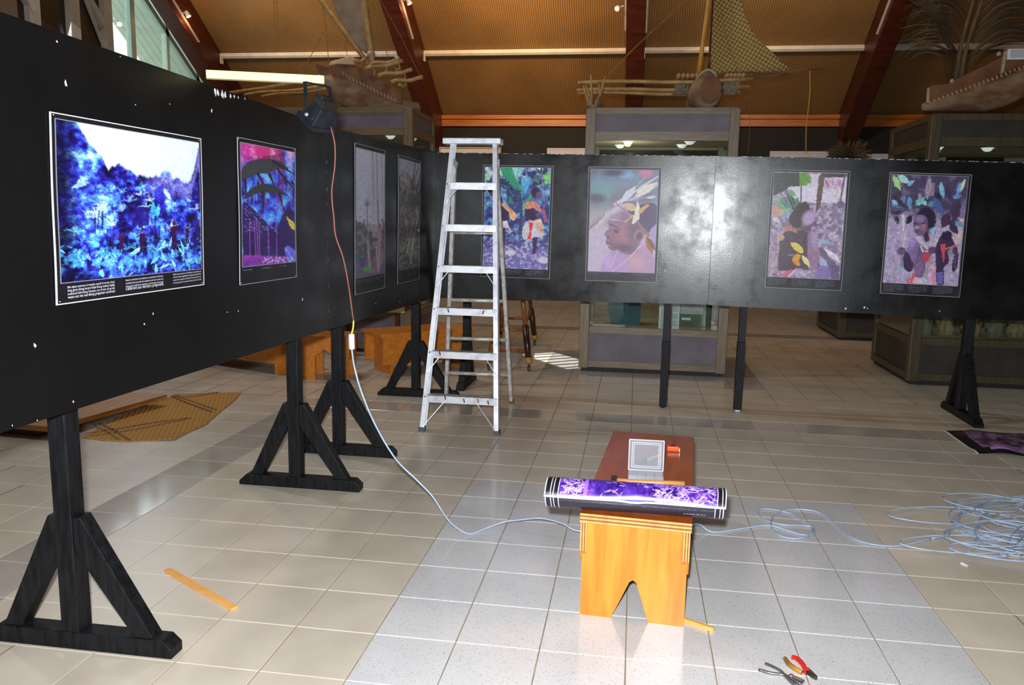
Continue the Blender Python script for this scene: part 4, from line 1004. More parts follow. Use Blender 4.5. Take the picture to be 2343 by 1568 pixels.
# -- left canoe, bow towards lower left
YL = 6.5
cl_ = thing('model_canoe', (-2.4, YL, CL[4]), 'weathered canoe with broad grey sail above the left boards', 'canoe', 'outrigger canoes on the cases')
zl = CL[4] + .014
def lp_(x, y, Y=YL): return ony(x, y, Y)
sts = [(0, .02, lp_(738, 180)[2], lp_(738, 172)[2]), (.05, .07, lp_(752, 205)[2], lp_(752, 175)[2]), (.14, .13, lp_(768, 232)[2], lp_(768, 172)[2]), (.28, .17, zl, lp_(800, 172)[2]), (.5, .19, zl, lp_(845, 195)[2]), (.8, .18, zl, lp_(900, 226)[2]), (1, .15, zl, lp_(930, 236)[2] + .02)]
hull(cl_, (lp_(736, 180)[0], YL + .0, 0), (lp_(930, 236)[0] + .1, YL + .25, 0), sts, 'hull', 'hull', 13)
# prow beak
MB().prism([lp_(720, 142, YL - .05), lp_(727, 165, YL - .05), lp_(750, 182, YL - .05), lp_(760, 170, YL - .05), lp_(757, 153, YL - .05), lp_(745, 152, YL - .05)][::-1], (.02, .12, 0)).build('prow', 'hull_dark', cl_, bevel=.01)
# washstrake plank above the sewn seam
up_ = [(752, 160), (790, 140), (812, 148), (850, 168), (880, 190), (918, 206), (920, 238)]; lo_ = [(760, 172), (795, 178), (830, 200), (870, 222), (905, 236)]
MB().prism([lp_(x, y, YL - .14) for x, y in lo_ + up_[::-1]], (.0, .03, 0)).build('washstrake', 'hull_dark', cl_)
MB().prism([lp_(x, y, YL - .16) for x, y in ((752, 150), (756, 140), (803, 128), (811, 133), (812, 148), (770, 146))], (0, .06, 0)).build('gunwale_board', 'carving', cl_, bevel=.006)
for k in range(16):
    x = 783 + k * 8; y = 168 + (k / 15) ** .9 * 62
    MB().bar(lp_(x, y - 5, YL - .165), lp_(x + 3, y + 4, YL - .17), .006, .008).build('stitch', 'lashing', cl_)
for (xa, ya, xb, yb), r_ in (((835, 157, 922, 141), .022), ((848, 147, 915, 137), .02), ((865, 173, 943, 161), .022), ((895, 188, 967, 178), .022), ((912, 196, 930, 195), .016), ((812, 141, 835, 137), .02)):
    poles(cl_, [(lp_(xa, ya, YL - .2), lp_(xb, yb, YL - .1))], 'platform_pole', 'bamboo', r_)
for xa, ya in ((882, 150), (912, 146), (855, 158), (925, 168), (905, 155)):
    MB().tube(smooth_path([lp_(xa, ya, YL - .22), lp_(xa + 3, ya + 8, YL - .22), lp_(xa - 1, ya + 14, YL - .22)], 4), .005, 6).build('lashing', 'lashing', cl_)
MB().lathe([(.028, 0), (.03, .03), (.02, .05)], lp_(911, 134, YL - .2), 12, (-.3, -1, 0)).build('pole_end', 'carving', cl_, smooth=True)
poles(cl_, [(lp_(480, 224, YL + .6), lp_(735, 176, YL + .1)), (lp_(560, 218, YL + .4), lp_(760, 196, YL)), (lp_(600, 222, YL + .3), lp_(765, 202, YL))], 'boom', 'bamboo', .022)
a_, b_ = lp_(851, 138), lp_(833, -10)
MB().tube([a_ + (0, 0, -.05), a_, b_, b_ + (b_ - a_) * .3], [.01, .04, .037, .035], 10).build('mast', 'bamboo', cl_, smooth=True)
MB().lathe([(.045, 0), (.05, .03), (.042, .06)], lp_(849, 130), 10).build('mast_lashing', 'lashing', cl_, smooth=True)
a_, b_ = lp_(846, 150, YL - .06), lp_(728, -8, YL - .02)
MB().tube([a_, (a_ + b_) / 2, b_, b_ + (b_ - a_) * .2], [.028, .03, .03, .03], 10).build('sail_spar', 'bamboo', cl_, smooth=True)
P = []
ls, rs_ = rs([lp_(x, y) for x, y in ((836, 122), (800, 82), (775, 40), (758, 0), (750, -40))], 12), rs([lp_(x, y) for x, y in ((842, 118), (838, 80), (836, 40), (832, 0), (830, -40))], 12)
for a_ in range(12):
    P.append([ls[a_] * (1 - b_ / 8) + rs_[a_] * b_ / 8 + np.array([0, .04 * math.sin(math.pi * b_ / 8), 0]) for b_ in range(9)])
o = MB().grid(P).build('sail', 'sailcloth', cl_, smooth=True); so = o.modifiers.new('thick', 'SOLIDIFY'); so.thickness = .006
for pts in (((738, 5), (746, 70), (752, 142)), ((850, 0), (872, 75), (890, 140)), ((870, 0), (915, 80), (965, 182)), ((740, 75), (710, 130), (680, 178)), ((794, 90), (790, 105), (795, 128))):
    MB().tube(smooth_path([lp_(x, y, YL - .1) for x, y in pts], 5), .004, 5).build('rigging_line', 'twine', cl_)
# strips hanging from the roof between the left beams
hs_ = thing('hanging_fibre', (*ony(630, 100, 7.4)[:2], ony(630, 112, 7.4)[2]), 'thin dry fibre strips hanging from above left of the grey sail', 'fibre')
for pts in (((626, -40), (627, 40), (629, 104)), ((629, -40), (634, 60), (634, 114))):
    MB().tube(smooth_path([ony(x, y - 150 if i == 0 else y, 7.4) for i, (x, y) in enumerate(pts)], 6), .006, 5).build('strip', 'twine', hs_)

# -- right canoe with the dried palm frond
cr = thing('model_canoe', (4.8, 6.1, CR[4]), 'reddish plank canoe on the right case, its bow rising to the right', 'canoe', 'outrigger canoes on the cases')
zr = CR[4] + .014
def rp(x, y, Y=6.0): return ony(x, y, Y)
xs = [2117, 2140, 2200, 2260, 2300, 2343, 2420]; kz = [252, 254, 254, 255, 246, 226, 190]; sz = [236, 226, 204, 184, 170, 152, 118]
x0_, x1_ = rp(2117, 250)[0], rp(2420, 200)[0]
sts = [((rp(x, 200)[0] - x0_) / (x1_ - x0_), hb, max(zr, rp(x, k_)[2]), rp(x, s_)[2]) for x, k_, s_, hb in zip(xs, kz, sz, (.04, .10, .15, .17, .18, .18, .17))]
hull(cr, (x0_, 6.02, 0), (x1_, 6.05, 0), sts, 'hull', 'hull', 13)
up_ = [(2124, 200), (2135, 195), (2170, 192), (2210, 170), (2250, 152), (2290, 132), (2343, 105), (2420, 70)]; lo_ = [(2121, 238), (2180, 214), (2240, 192), (2290, 168), (2343, 152), (2420, 118)]
MB().prism([rp(x, y, 5.87) for x, y in lo_ + up_[::-1]], (.0, .03, 0)).build('washstrake', 'hull_dark', cr)
for k in range(22):
    f_ = k / 21; x = 2126 + 215 * f_; y = 234 - 80 * f_
    MB().bar(rp(x, y - 3.5, 5.862), rp(x + 3, y + 3.5, 5.862), .005, .022).build('stitch', 'bamboo', cr)
MB().bar(rp(2122, 236, 5.85), rp(2124, 202, 5.85), .02, .02).build('end_binding', 'lashing', cr)
MB().bar(rp(2292, 168, 5.85), rp(2300, 118, 5.85), .035, .02).build('cross_binding', 'lashing', cr)
for (x, y) in ((2178, 187), (2285, 125)):
    MB().lathe([(.018, 0), (.024, .02), (.004, .045)], rp(x, y + 3, 5.88), 10).build('peg', 'lashing', cr, smooth=True)
a_ = rp(2305, 136, 5.82); b_ = rp(2305, 112, 5.82)
lbx = MB().box((a_[0], 5.82, a_[2]), (a_[0] + .34, 5.85, b_[2])).build('label_block', 'paper', cr); lbx['label'] = 'white printed label block'
MB().box((a_[0], 5.825, b_[2]), (a_[0] + .34, 5.93, b_[2] + .02)).build('top_face', mat('faded_red', (150, 92, 84), (164, 104, 94), 8, rough=.7), lbx)
for k in range(6):
    MB().box((a_[0] + .02, 5.8185, a_[2] + .02 + .013 * k), (a_[0] + .3, 5.82, a_[2] + .025 + .013 * k)).build('text_line', 'ink', lbx)
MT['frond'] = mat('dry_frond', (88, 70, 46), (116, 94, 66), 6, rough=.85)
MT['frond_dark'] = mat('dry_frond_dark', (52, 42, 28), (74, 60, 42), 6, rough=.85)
fr = thing('palm_frond', (*rp(2190, 190, 6.05)[:2], rp(2190, 190)[2]), 'dried drooping palm frond standing behind the right canoe', 'palm frond')
root = rp(2186, 192, 6.04)
for k, (ex, ey) in enumerate(((2240, -40), (2262, -40))):
    e_ = rp(ex, ey, 6.1)
    MB().tube(smooth_path([root + (.04 * k, 0, -.0), rp(2200 + 14 * k, 100, 6.05), e_], 8), [.03 - .018 * i / 16 for i in range(17)], 8).build('midrib', 'frond', fr, smooth=True)
lf_d, lf_l = MB(), MB(); r4 = random.Random(8)
def leaflet(mb, pts, w):
    pts = smooth_path(pts, 5); n = len(pts); P = []
    for i, p_ in enumerate(pts):
        ww = w * math.sin(math.pi * (.12 + .86 * i / (n - 1))); P.append([p_ - np.array([0, ww * .4, ww * .5]), p_ + np.array([.002, ww * .4, ww * .5])])
    mb.grid(P)
for k in range(46):      # left side, arching down to the left
    y0_ = 170 - 3.6 * k + r4.uniform(-4, 4); x0__ = 2190 + .15 * (190 - y0_) + r4.uniform(-6, 6); Y_ = 6.05 + r4.uniform(-.05, .25)
    L_ = r4.uniform(80, 130) * (1 if y0_ > 20 else .8)
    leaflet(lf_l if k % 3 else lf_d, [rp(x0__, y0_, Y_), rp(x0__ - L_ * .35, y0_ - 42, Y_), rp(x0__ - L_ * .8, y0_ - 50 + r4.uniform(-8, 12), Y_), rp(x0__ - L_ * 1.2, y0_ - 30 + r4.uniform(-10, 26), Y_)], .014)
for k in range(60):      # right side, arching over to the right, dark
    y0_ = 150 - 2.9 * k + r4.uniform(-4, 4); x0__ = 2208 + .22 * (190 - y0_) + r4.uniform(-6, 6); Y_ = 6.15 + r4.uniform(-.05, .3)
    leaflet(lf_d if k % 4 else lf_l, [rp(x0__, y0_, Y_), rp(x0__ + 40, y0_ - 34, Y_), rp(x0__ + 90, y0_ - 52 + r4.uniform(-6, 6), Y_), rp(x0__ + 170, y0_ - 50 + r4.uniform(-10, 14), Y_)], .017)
for k in range(60):      # upright inner leaflets
    x_ = 2180 + r4.uniform(-12, 22); Y_ = 6.02 + r4.uniform(-.04, .1)
    leaflet(lf_l, [rp(x_, 190, Y_), rp(x_ - 14 + r4.uniform(-6, 10), 110, Y_), rp(x_ - 30 + r4.uniform(-30, 20), 40, Y_), rp(x_ - 60 + r4.uniform(-60, 40), -10, Y_)], .014)
for m_, nm, mt_ in ((lf_l, 'leaflets', 'frond'), (lf_d, 'darker_leaflets', 'frond_dark')):  # one set of leaflets is coloured darker than the other
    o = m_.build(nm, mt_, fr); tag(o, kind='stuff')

# ================================================================== BACK WALL DISPLAYS
MT['board_white'] = mat('display_board_white', (176, 180, 194), (188, 192, 206), 4, rough=.6)
MT['board_line'] = mat('board_line', (150, 130, 104), (136, 116, 92), 6, rough=.6)
for k, (xa, xb, ya, lab) in enumerate(((1252, 1345, 339, 'white wall board beside the middle case'), (1005, 1147, 336, 'buff wall board behind the ladder top'), (1762, 1896, 346, 'wide white wall board between the middle case and red beam'), (1975, 2040, 352, 'white wall board right of the red beam'), (2120, 2165, 352, 'small white wall board seen through the right case'), (2300, 2400, 354, 'white wall board at the right edge behind the right case'))):
    a_, b_ = ony(xa, ya, 14.46), ony(xb, ya, 14.46)
    t = thing('wall_board', ((a_[0] + b_[0]) / 2, 14.46, a_[2] - 1.3), lab, 'display board', 'white display boards on the back wall')
    MB().box((a_[0], 14.455, a_[2] - 1.3), (b_[0], 14.495, a_[2])).build('backing', 'board_white', t)
    MB().box((a_[0], 14.445, a_[2] - .04), (b_[0], 14.455, a_[2])).box((a_[0], 14.445, a_[2] - 1.3), (a_[0] + .03, 14.455, a_[2] - .04)).box((b_[0] - .03, 14.445, a_[2] - 1.3), (b_[0], 14.455, a_[2] - .04)).build('edging', 'board_white' if k != 1 else 'board_line', t)
    for z in (.2, .45): MB().box((a_[0] + .06, 14.452, a_[2] - z - .01), (b_[0] - .06, 14.455, a_[2] - z)).build('divider_line', 'board_line', t)
# fibre headdress on the hidden case
hd = thing('straw_headdress', (4.05, 9.6, C4[4]), 'dark bushy straw bundle poking above the back boards by the red beam', 'headdress')
c_ = np.array([4.03, 9.6, C4[4] + .012]); 
MB().tube([c_, c_ + (0, 0, .25)], [.16, .12], 12).build('stump', 'frond_dark', hd, smooth=True)
MT['straw'] = mat('straw', (74, 60, 40), (104, 88, 62), 8, rough=.85)
st_ = MB()
for k in range(320):
    a_ = r4.uniform(0, 2 * math.pi); el = r4.uniform(-.1, 1.4); L_ = r4.uniform(.14, .3)
    b_ = c_ + np.array([math.cos(a_) * .08, math.sin(a_) * .08, .23]); d_ = np.array([math.cos(a_) * math.cos(el), math.sin(a_) * math.cos(el), math.sin(el)])
    st_.tube([b_, b_ + d_ * L_ * .6, b_ + d_ * L_ + np.array([0, 0, -.03])], [.012, .01, .003], 4)
tag(st_.build('straws', 'straw', hd), kind='stuff')

# ================================================================== TRACK LIGHTS ON THE BEAMS
MT['track'] = mat('track_white', (196, 192, 186), (206, 202, 196), 6, rough=.4)
MT['bulb_on'] = mat_emit('spot_bulb', (255, 238, 214), 30)
def track(bx, side, y0_, y1_, head_y, on, lab, aim=(0, .5, -1)):
    xx = bx + side * (BW / 2 + .014)
    f_ = lambda y: slope_pt(xx, y, -BD + .16)
    t = thing('track_light', f_(y1_), lab, 'spotlight', 'track spotlights on the roof beams')
    MB().bar(f_(y0_), f_(y1_), .024, .03, up=(1, 0, 0)).build('track', 'track', t)
    h_ = np.array(f_(head_y)) + (side * .03, 0, 0); c_ = h_ + np.array([side * .10, 0, -.03])
    MB().tube([h_, c_], .01, 8).build('arm', 'track', t)
    d_ = np.array(aim, float); d_ /= np.linalg.norm(d_)
    MB().lathe([(.02, -.06), (.035, -.055), (.042, 0), (.05, .05), (.045, .05), (.03, .02)], c_, 14, d_).build('lamp_head', 'track', t, smooth=True)
    MB().lathe([(.036, .04), (.03, .055), (.002, .06)], c_, 12, d_).build('bulb', 'bulb_on' if on else 'lamp_dome', t, smooth=True)
    if on: light('spot_lamp', 'SPOT', c_ + d_ * .07, c_ + d_ * 3, 25, (1, .7, .4), .03, spot=110); light('beam_glow_fill', 'POINT', c_ + np.array([.0, .12, -.13]), (0, 0, 0), 3.5, (1, .5, .2), .04)  # the point lamp is unseen, added for the orange glow on the beam
    return c_
track(BEAMS[0], 1, 9.5, 12.05, 11.45, True, 'lit spotlight on the leftmost roof beam', (.5, .1, -1))
track(BEAMS[1], 1, 9.5, 12.05, 11.3, True, 'lit spotlight on the roof beam above the left canoe', (.5, .1, -1))
track(BEAMS[2], -1, 9.5, 11.95, 11.5, False, 'unlit white spotlight on the left face of the middle beam', (-.4, -.8, -.6))
track(BEAMS[2], 1, 9.5, 12.0, 10.6, False, 'track on the right face of the middle beam', (.4, -.8, -.6))
track(BEAMS[3], -1, 9.5, 12.1, 11.15, False, 'unlit spotlight on the left face of the right beam', (-.4, -.8, -.6))
track(BEAMS[3], 1, 9.5, 11.0, 10.9, False, 'unlit spotlight on the right face of the right beam beside the palm frond', (.4, -.8, -.6))
# ================================================================== BENCHES, PLATFORM, MAT, SCREEN AT THE LEFT
bE = make_bench('bench', 'varnished bench with notched end leg behind the stand pair at left', .50, .40, .45, ('ply_x', 'ply_x', 'ply_x'), 'varnished wooden benches', False, True)
bE.location = (-2.09, 4.40, 0); bE.rotation_euler.z = math.radians(8)
def long_bench(a_, b_, w, lab, h=.45):
    a_ = np.array([*a_, 0.0]); b_ = np.array([*b_, 0.0]); d_ = (b_ - a_) / np.linalg.norm(b_ - a_); n_ = np.array([-d_[1], d_[0], 0])
    t = thing('bench', (a_ + b_) / 2, lab, 'bench', 'varnished wooden benches'); ln = np.linalg.norm(b_ - a_)
    def Q(u_, v_, z): return a_ + d_ * u_ + n_ * v_ + np.array([0, 0, z])
    MB().prism([Q(-.03, -.02, h - .04), Q(ln + .03, -.02, h - .04), Q(ln + .03, w + .02, h - .04), Q(-.03, w + .02, h - .04)], (0, 0, .04)).build('top', 'ply_x', t, bevel=.003)
    for v_ in (0, w - .03):
        MB().prism([Q(0, v_, .12), Q(ln, v_, .12), Q(ln, v_ + .03, .12), Q(0, v_ + .03, .12)], (0, 0, h - .16)).build('apron', 'ply_x', t)
    for u_ in (.1, ln - .13):
        MB().prism([Q(u_, .03, 0), Q(u_ + .035, .03, 0), Q(u_ + .035, w - .03, 0), Q(u_, w - .03, 0)], (0, 0, h - .04)).build('end_leg', 'ply_x', t)
    return t
long_bench((-1.58, 4.72), (-.80, 5.48), .45, 'long varnished bench running back behind the ladder')
long_bench((-3.95, 5.05), (-2.60, 4.50), .45, 'long varnished bench low behind the left boards')
# low platform and woven mat
MT['platform'] = mat_wood('platform_wood', (176, 120, 54), (200, 146, 78), 1, .4)
a_, b_ = onz(380, 905, .09), onz(20, 1002, .09)
pf = thing('low_platform', (-3.7, 2.4, 0), 'low wooden platform half hidden behind the left board', 'platform')
e0, e1 = onz(382, 903, .10), onz(150, 968, .10); dd_ = (e1 - e0); e2 = e1 + dd_ * .12
nn = np.array([-1.3, .1, 0])
MB().prism([(*e0[:2], .06), (*(e0 + nn)[:2], .06), (*(e2 + nn)[:2], .06), (*e2[:2], .06)], (0, 0, .04)).build('deck', 'platform', pf)
for f_ in (.04, .9):
    c_ = e0 + (e2 - e0) * f_ + nn * .12; MB().prism([(*c_[:2], 0), (*(c_ + nn * .7)[:2], 0), (*(c_ + nn * .7 + dd_ * .06)[:2], 0), (*(c_ + dd_ * .06)[:2], 0)], (0, 0, .06)).build('bearer', 'beam', pf)
MT['pandanus'] = mat_weave('pandanus_mat', (150, 104, 44), (206, 158, 84), 40, 40, 20, bump=.6)
outl = [(190, 1003), (240, 1010), (300, 1012), (350, 1010), (400, 1008), (430, 992), (470, 975), (500, 948), (540, 915), (551, 900), (480, 900), (405, 903), (350, 925), (260, 960)]
pts = [onz(x, y) for x, y in outl]
mt_ = thing('woven_mat', (-2.6, 2.7, 0), 'woven pandanus mat with purple and green stripes on the floor at left', 'mat')
c_ = sum(pts) / len(pts); mb = MB()
rows = [[c_ + (p_ - c_) * (r_ / 6) for p_ in pts] for r_ in range(0, 7)]
for r_, row in enumerate(rows):
    for j, p_ in enumerate(row): row[j] = np.array([p_[0], p_[1], (.006 + .001 * math.sin(j * 1.7 + r_)) + (.008 * r4.random() if r_ == 6 and 2 < j < 9 else 0)])
o = mb.grid(rows, True).build('weave', 'pandanus', mt_); planar_uv(o.data, lambda c: (c.x, c.y)); so = o.modifiers.new('thick', 'SOLIDIFY'); so.thickness = .004; so.offset = 1
MT['stripe_p'] = mat('mat_purple', (112, 60, 84), (150, 96, 70), 60, rough=.8); MT['stripe_g'] = mat('mat_green', (84, 104, 70), (168, 130, 60), 60, rough=.8)
for q_, m_ in (([(228, 972), (258, 986), (296, 1010)], 'stripe_p'), ([(215, 976), (245, 990), (272, 1008)], 'stripe_g'), ([(195, 995), (270, 984), (350, 970), (430, 960)], 'stripe_p'), ([(205, 1000), (290, 988), (370, 973), (440, 958)], 'stripe_g'), ([(392, 908), (430, 925), (485, 945)], 'stripe_p'), ([(400, 906), (445, 922), (495, 940)], 'stripe_g'), ([(420, 912), (470, 905), (500, 900)], 'stripe_p')):
    pp = smooth_path([onz(x, y, .0) for x, y in q_], 6); P = []
    for i, p_ in enumerate(pp):
        j = min(i, len(pp) - 2); d_ = pp[j + 1] - pp[j]; n_ = np.array([-d_[1], d_[0], 0]); n_ /= np.linalg.norm(n_); P.append([p_ - n_ * .010 + (0, 0, .0128), p_ + n_ * .010 + (0, 0, .0128)])
    MB().grid(P).build('stripe', m_, mt_)
# pale screen board standing behind the long bench
MT['screen'] = mat_wood('pale_screen', (206, 192, 138), (220, 208, 158), 0, .5, 3, 7)
a_, b_ = ony(780, 742, 5.75), ony(925, 746, 5.75)
sc_ = thing('pale_screen', ((a_[0] + b_[0]) / 2, 5.75, 0), 'pale yellow plywood screen standing under the left boards', 'screen')
MB().box((a_[0] - .1, 5.75, .55), (b_[0], 5.77, 1.45)).build('sheet', 'screen', sc_)
for x in (a_[0] + .05, b_[0] - .12): MB().box((x, 5.77, 0), (x + .05, 5.82, 1.4)).build('leg', 'beam', sc_)

# ================================================================== WHEELED RACK BEHIND THE BACK BOARDS
MT['rack_wood'] = mat_wood('rack_wood', (122, 66, 28), (150, 88, 42), 2, .35, 4, 6)
MT['rack_dark'] = mat('rack_dark', (48, 26, 14), (64, 36, 20), 6, rough=.3)
MT['rack_ring'] = mat('rack_ring', (176, 118, 50), (190, 132, 62), 8, rough=.4)
MT['wheel'] = mat('caster_wheel', (52, 56, 54), (70, 74, 72), 10, rough=.4)
rk = thing('wheeled_rack', (-.4, 6.1, 0), 'brown round-legged wooden rack on casters below the back boards', 'rack')
zt_ = 1.05
feet = [onz(1118, 847), onz(1210, 850), onz(1223, 790), onz(1143, 788)]
ups = [ony(1140, 660, 5.72), ony(1187, 640, 5.75), ony(1196, 690, 6.9), ony(1160, 690, 6.9)]
ups = [np.array([feet[k][0] + dx, feet[k][1] + dy, zt_]) for k, (dx, dy) in enumerate(((.17, .3), (-.16, .3), (-.10, -.25), (.12, -.25)))]
for k in range(4):
    f_ = feet[k]; u_ = ups[k]; d_ = (u_ - np.array([f_[0], f_[1], .085])); g = np.array([f_[0], f_[1], .085])
    MB().tube([g + d_ * .03, g + d_ * .42], .036, 12).build('sleeve', 'rack_dark' if k in (1, 2) else 'rack_wood', rk, smooth=True)
    MB().tube([g + d_ * .0, g + d_ * .06], .04, 12).build('ring', 'rack_ring', rk, smooth=True)
    MB().tube([g + d_ * .42, u_], .026, 10).build('leg', 'rack_wood', rk, smooth=True)
    MB().lathe([(.028, -.014), (.033, -.01), (.033, .01), (.028, .014)], (f_[0], f_[1], .0335), 16, (1, .3, 0)).build('caster', 'wheel', rk, smooth=True)
    MB().tube([(f_[0], f_[1], .05), (f_[0], f_[1], .09)], .01, 8).build('caster_stem', 'wheel', rk)
g = [np.array([f_[0], f_[1], .085]) + (u_ - np.array([f_[0], f_[1], .085])) * 0 for f_, u_ in zip(feet, ups)]
def lg(k, z): f_ = np.array([feet[k][0], feet[k][1], .085]); return f_ + (ups[k] - f_) * ((z - .085) / (zt_ - .085))
for a_, b_, z in ((0, 1, .44), (0, 1, .22), (2, 3, .62), (2, 3, .36), (1, 2, .5), (0, 3, .5), (0, 1, zt_ - .03), (2, 3, zt_ - .03), (1, 2, zt_ - .03), (0, 3, zt_ - .03)):
    MB().tube([lg(a_, z), lg(b_, z)], .018, 10).build('rung', 'rack_wood', rk, smooth=True)

# ================================================================== POSTERS (flat prints, painted procedurally into a colour attribute, with the cool light's blue-violet cast)
def vnoise(h, w, sy, sx, seed, octv=4):
    g = np.random.default_rng(seed); out = np.zeros((h, w)); amp = 1.0; tot = 0.0
    for o in range(octv):
        ny, nx = max(2, int(sy * 2 ** o)) + 2, max(2, int(sx * 2 ** o)) + 2; G = g.random((ny, nx))
        y = np.linspace(0, ny - 1.001, h); x = np.linspace(0, nx - 1.001, w); yi, xi = y.astype(int), x.astype(int)
        fy = (y - yi)[:, None]; fx_ = (x - xi)[None, :]; fy = fy * fy * (3 - 2 * fy); fx_ = fx_ * fx_ * (3 - 2 * fx_)
        v = (G[yi][:, xi] * (1 - fx_) + G[yi][:, xi + 1] * fx_) * (1 - fy) + (G[yi + 1][:, xi] * (1 - fx_) + G[yi + 1][:, xi + 1] * fx_) * fy
        out += amp * v; tot += amp; amp *= .55
    return out / tot
class Cv:
    """paint canvas; drawing coordinates are those of a measured quad (l0,r0 at the top; l1,r1 at the bottom)"""
    def __init__(s, w, h, quad, col=(20, 20, 24)):
        s.w, s.h = w, h; s.a = np.zeros((h, w, 3)) + np.array(col, float)
        (s.l0, s.t0), (s.r0, s.t1), (s.r1, s.b1), (s.l1, s.b0) = quad
        s.X, s.Y = np.meshgrid((np.arange(w) + .5) / w, (np.arange(h) + .5) / h)
        s.sx = 1.0 / ((s.r0 - s.l0 + s.r1 - s.l1) / 2); s.sy = 1.0 / ((s.b0 + s.b1 - s.t0 - s.t1) / 2); s.asp = s.sx / s.sy
    def c(s, x, y):
        u = .5
        for _ in range(6):
            t = s.t0 + (s.t1 - s.t0) * u; b = s.b0 + (s.b1 - s.b0) * u; v = (y - t) / (b - t)
            l = s.l0 + (s.l1 - s.l0) * v; r = s.r0 + (s.r1 - s.r0) * v; u = (x - l) / (r - l)
        return u, v
    def put(s, m, col, al=1.0):
        m = np.clip(m * al, 0, 1)[..., None]; s.a = s.a * (1 - m) + np.array(col, float) * m
    def ell(s, x, y, rx, ry, col, rot=0, soft=.2, al=1.0):
        u, v = s.c(x, y); dx = (s.X - u) / s.sx; dy = (s.Y - v) / s.sy; cr, sr = math.cos(rot), math.sin(rot)
        d = np.sqrt(((dx * cr + dy * sr) / rx) ** 2 + ((-dx * sr + dy * cr) / ry) ** 2); s.put(np.clip((1 - d) / soft + .5, 0, 1), col, al)
    def pmask(s, pts):
        P = [s.c(*p) for p in pts]; m = np.zeros((s.h, s.w), bool)
        for (x1, y1), (x2, y2) in zip(P, P[1:] + P[:1]):
            if y1 == y2: continue
            m ^= ((s.Y < max(y1, y2)) & (s.Y >= min(y1, y2))) & (s.X < (x2 - x1) * (s.Y - y1) / (y2 - y1) + x1)
        return m.astype(float)
    def poly(s, pts, col, al=1.0, tex=0, seed=1, sm=False):
        if sm:
            q = smooth_path([(x, y, 0) for x, y in pts + pts[:1]], 4); pts = [(p[0], p[1]) for p in q[:-1]]
        m = s.pmask(pts)
        if tex:
            n = vnoise(s.h, s.w, s.h / 7, s.w / 7, seed, 3)[..., None]; cc = np.array(col, float) * (1 - tex / 2 + tex * n)
            s.a = s.a * (1 - m[..., None] * al) + np.clip(cc, 0, 255) * m[..., None] * al
        else: s.put(m, col, al)
    def line(s, pts, w, col, al=1.0, w2=None):
        P = [s.c(*p) for p in pts]; best = np.full((s.h, s.w), 1e9); n = len(P) - 1
        for k in range(n):
            ax, ay = P[k][0] / s.sx, P[k][1] / s.sy; bx, by = P[k + 1][0] / s.sx, P[k + 1][1] / s.sy
            px, py = s.X / s.sx, s.Y / s.sy; dx, dy = bx - ax, by - ay; t = np.clip(((px - ax) * dx + (py - ay) * dy) / (dx * dx + dy * dy + 1e-9), 0, 1)
            d = np.hypot(px - ax - t * dx, py - ay - t * dy); ww = w + ((w2 if w2 is not None else w) - w) * (k + t) / n; best = np.minimum(best, d - ww / 2)
        s.put(np.clip(.5 - best * s.sx * s.w * 1.0, 0, 1), col, al)
    def leaf(s, x, y, ang, ln, wd, col, rib=None, al=1.0):
        ca, sa = math.cos(ang), math.sin(ang); f = lambda u, v: (x + ca * u - sa * v, y + sa * u + ca * v)
        s.poly([f(0, 0), f(ln * .25, wd * .42), f(ln * .55, wd * .5), f(ln, 0), f(ln * .55, -wd * .5), f(ln * .25, -wd * .42)], col, al)
        if rib: s.line([f(0, 0), f(ln * .95, 0)], max(3, wd * .08), rib, al)
    def dabs(s, n, ln, amt, seed, reg=None):
        g = np.random.default_rng(seed); src = s.a.copy()
        for _ in range(n):
            x, y = int(g.integers(0, s.w)), int(g.integers(0, s.h))
            if reg is not None and not reg[y, x]: continue
            c = np.clip(src[y, x] * (1 + g.uniform(-amt, amt)) + g.uniform(-8, 8, 3), 0, 255); a = g.uniform(0, math.pi); L_ = g.uniform(.4, 1) * ln
            for t in np.linspace(-.5, .5, int(L_) + 2):
                xi, yi = int(x + math.cos(a) * L_ * t), int(y + math.sin(a) * L_ * t)
                if 0 <= xi < s.w and 0 <= yi < s.h: s.a[yi, xi] = s.a[yi, xi] * .25 + c * .75
    def grain(s, amt, sc, seed):
        n = vnoise(s.h, s.w, s.h / sc, s.w / sc, seed, 3)[..., None]; s.a = np.clip(s.a * (1 - amt + 2 * amt * n), 0, 255)

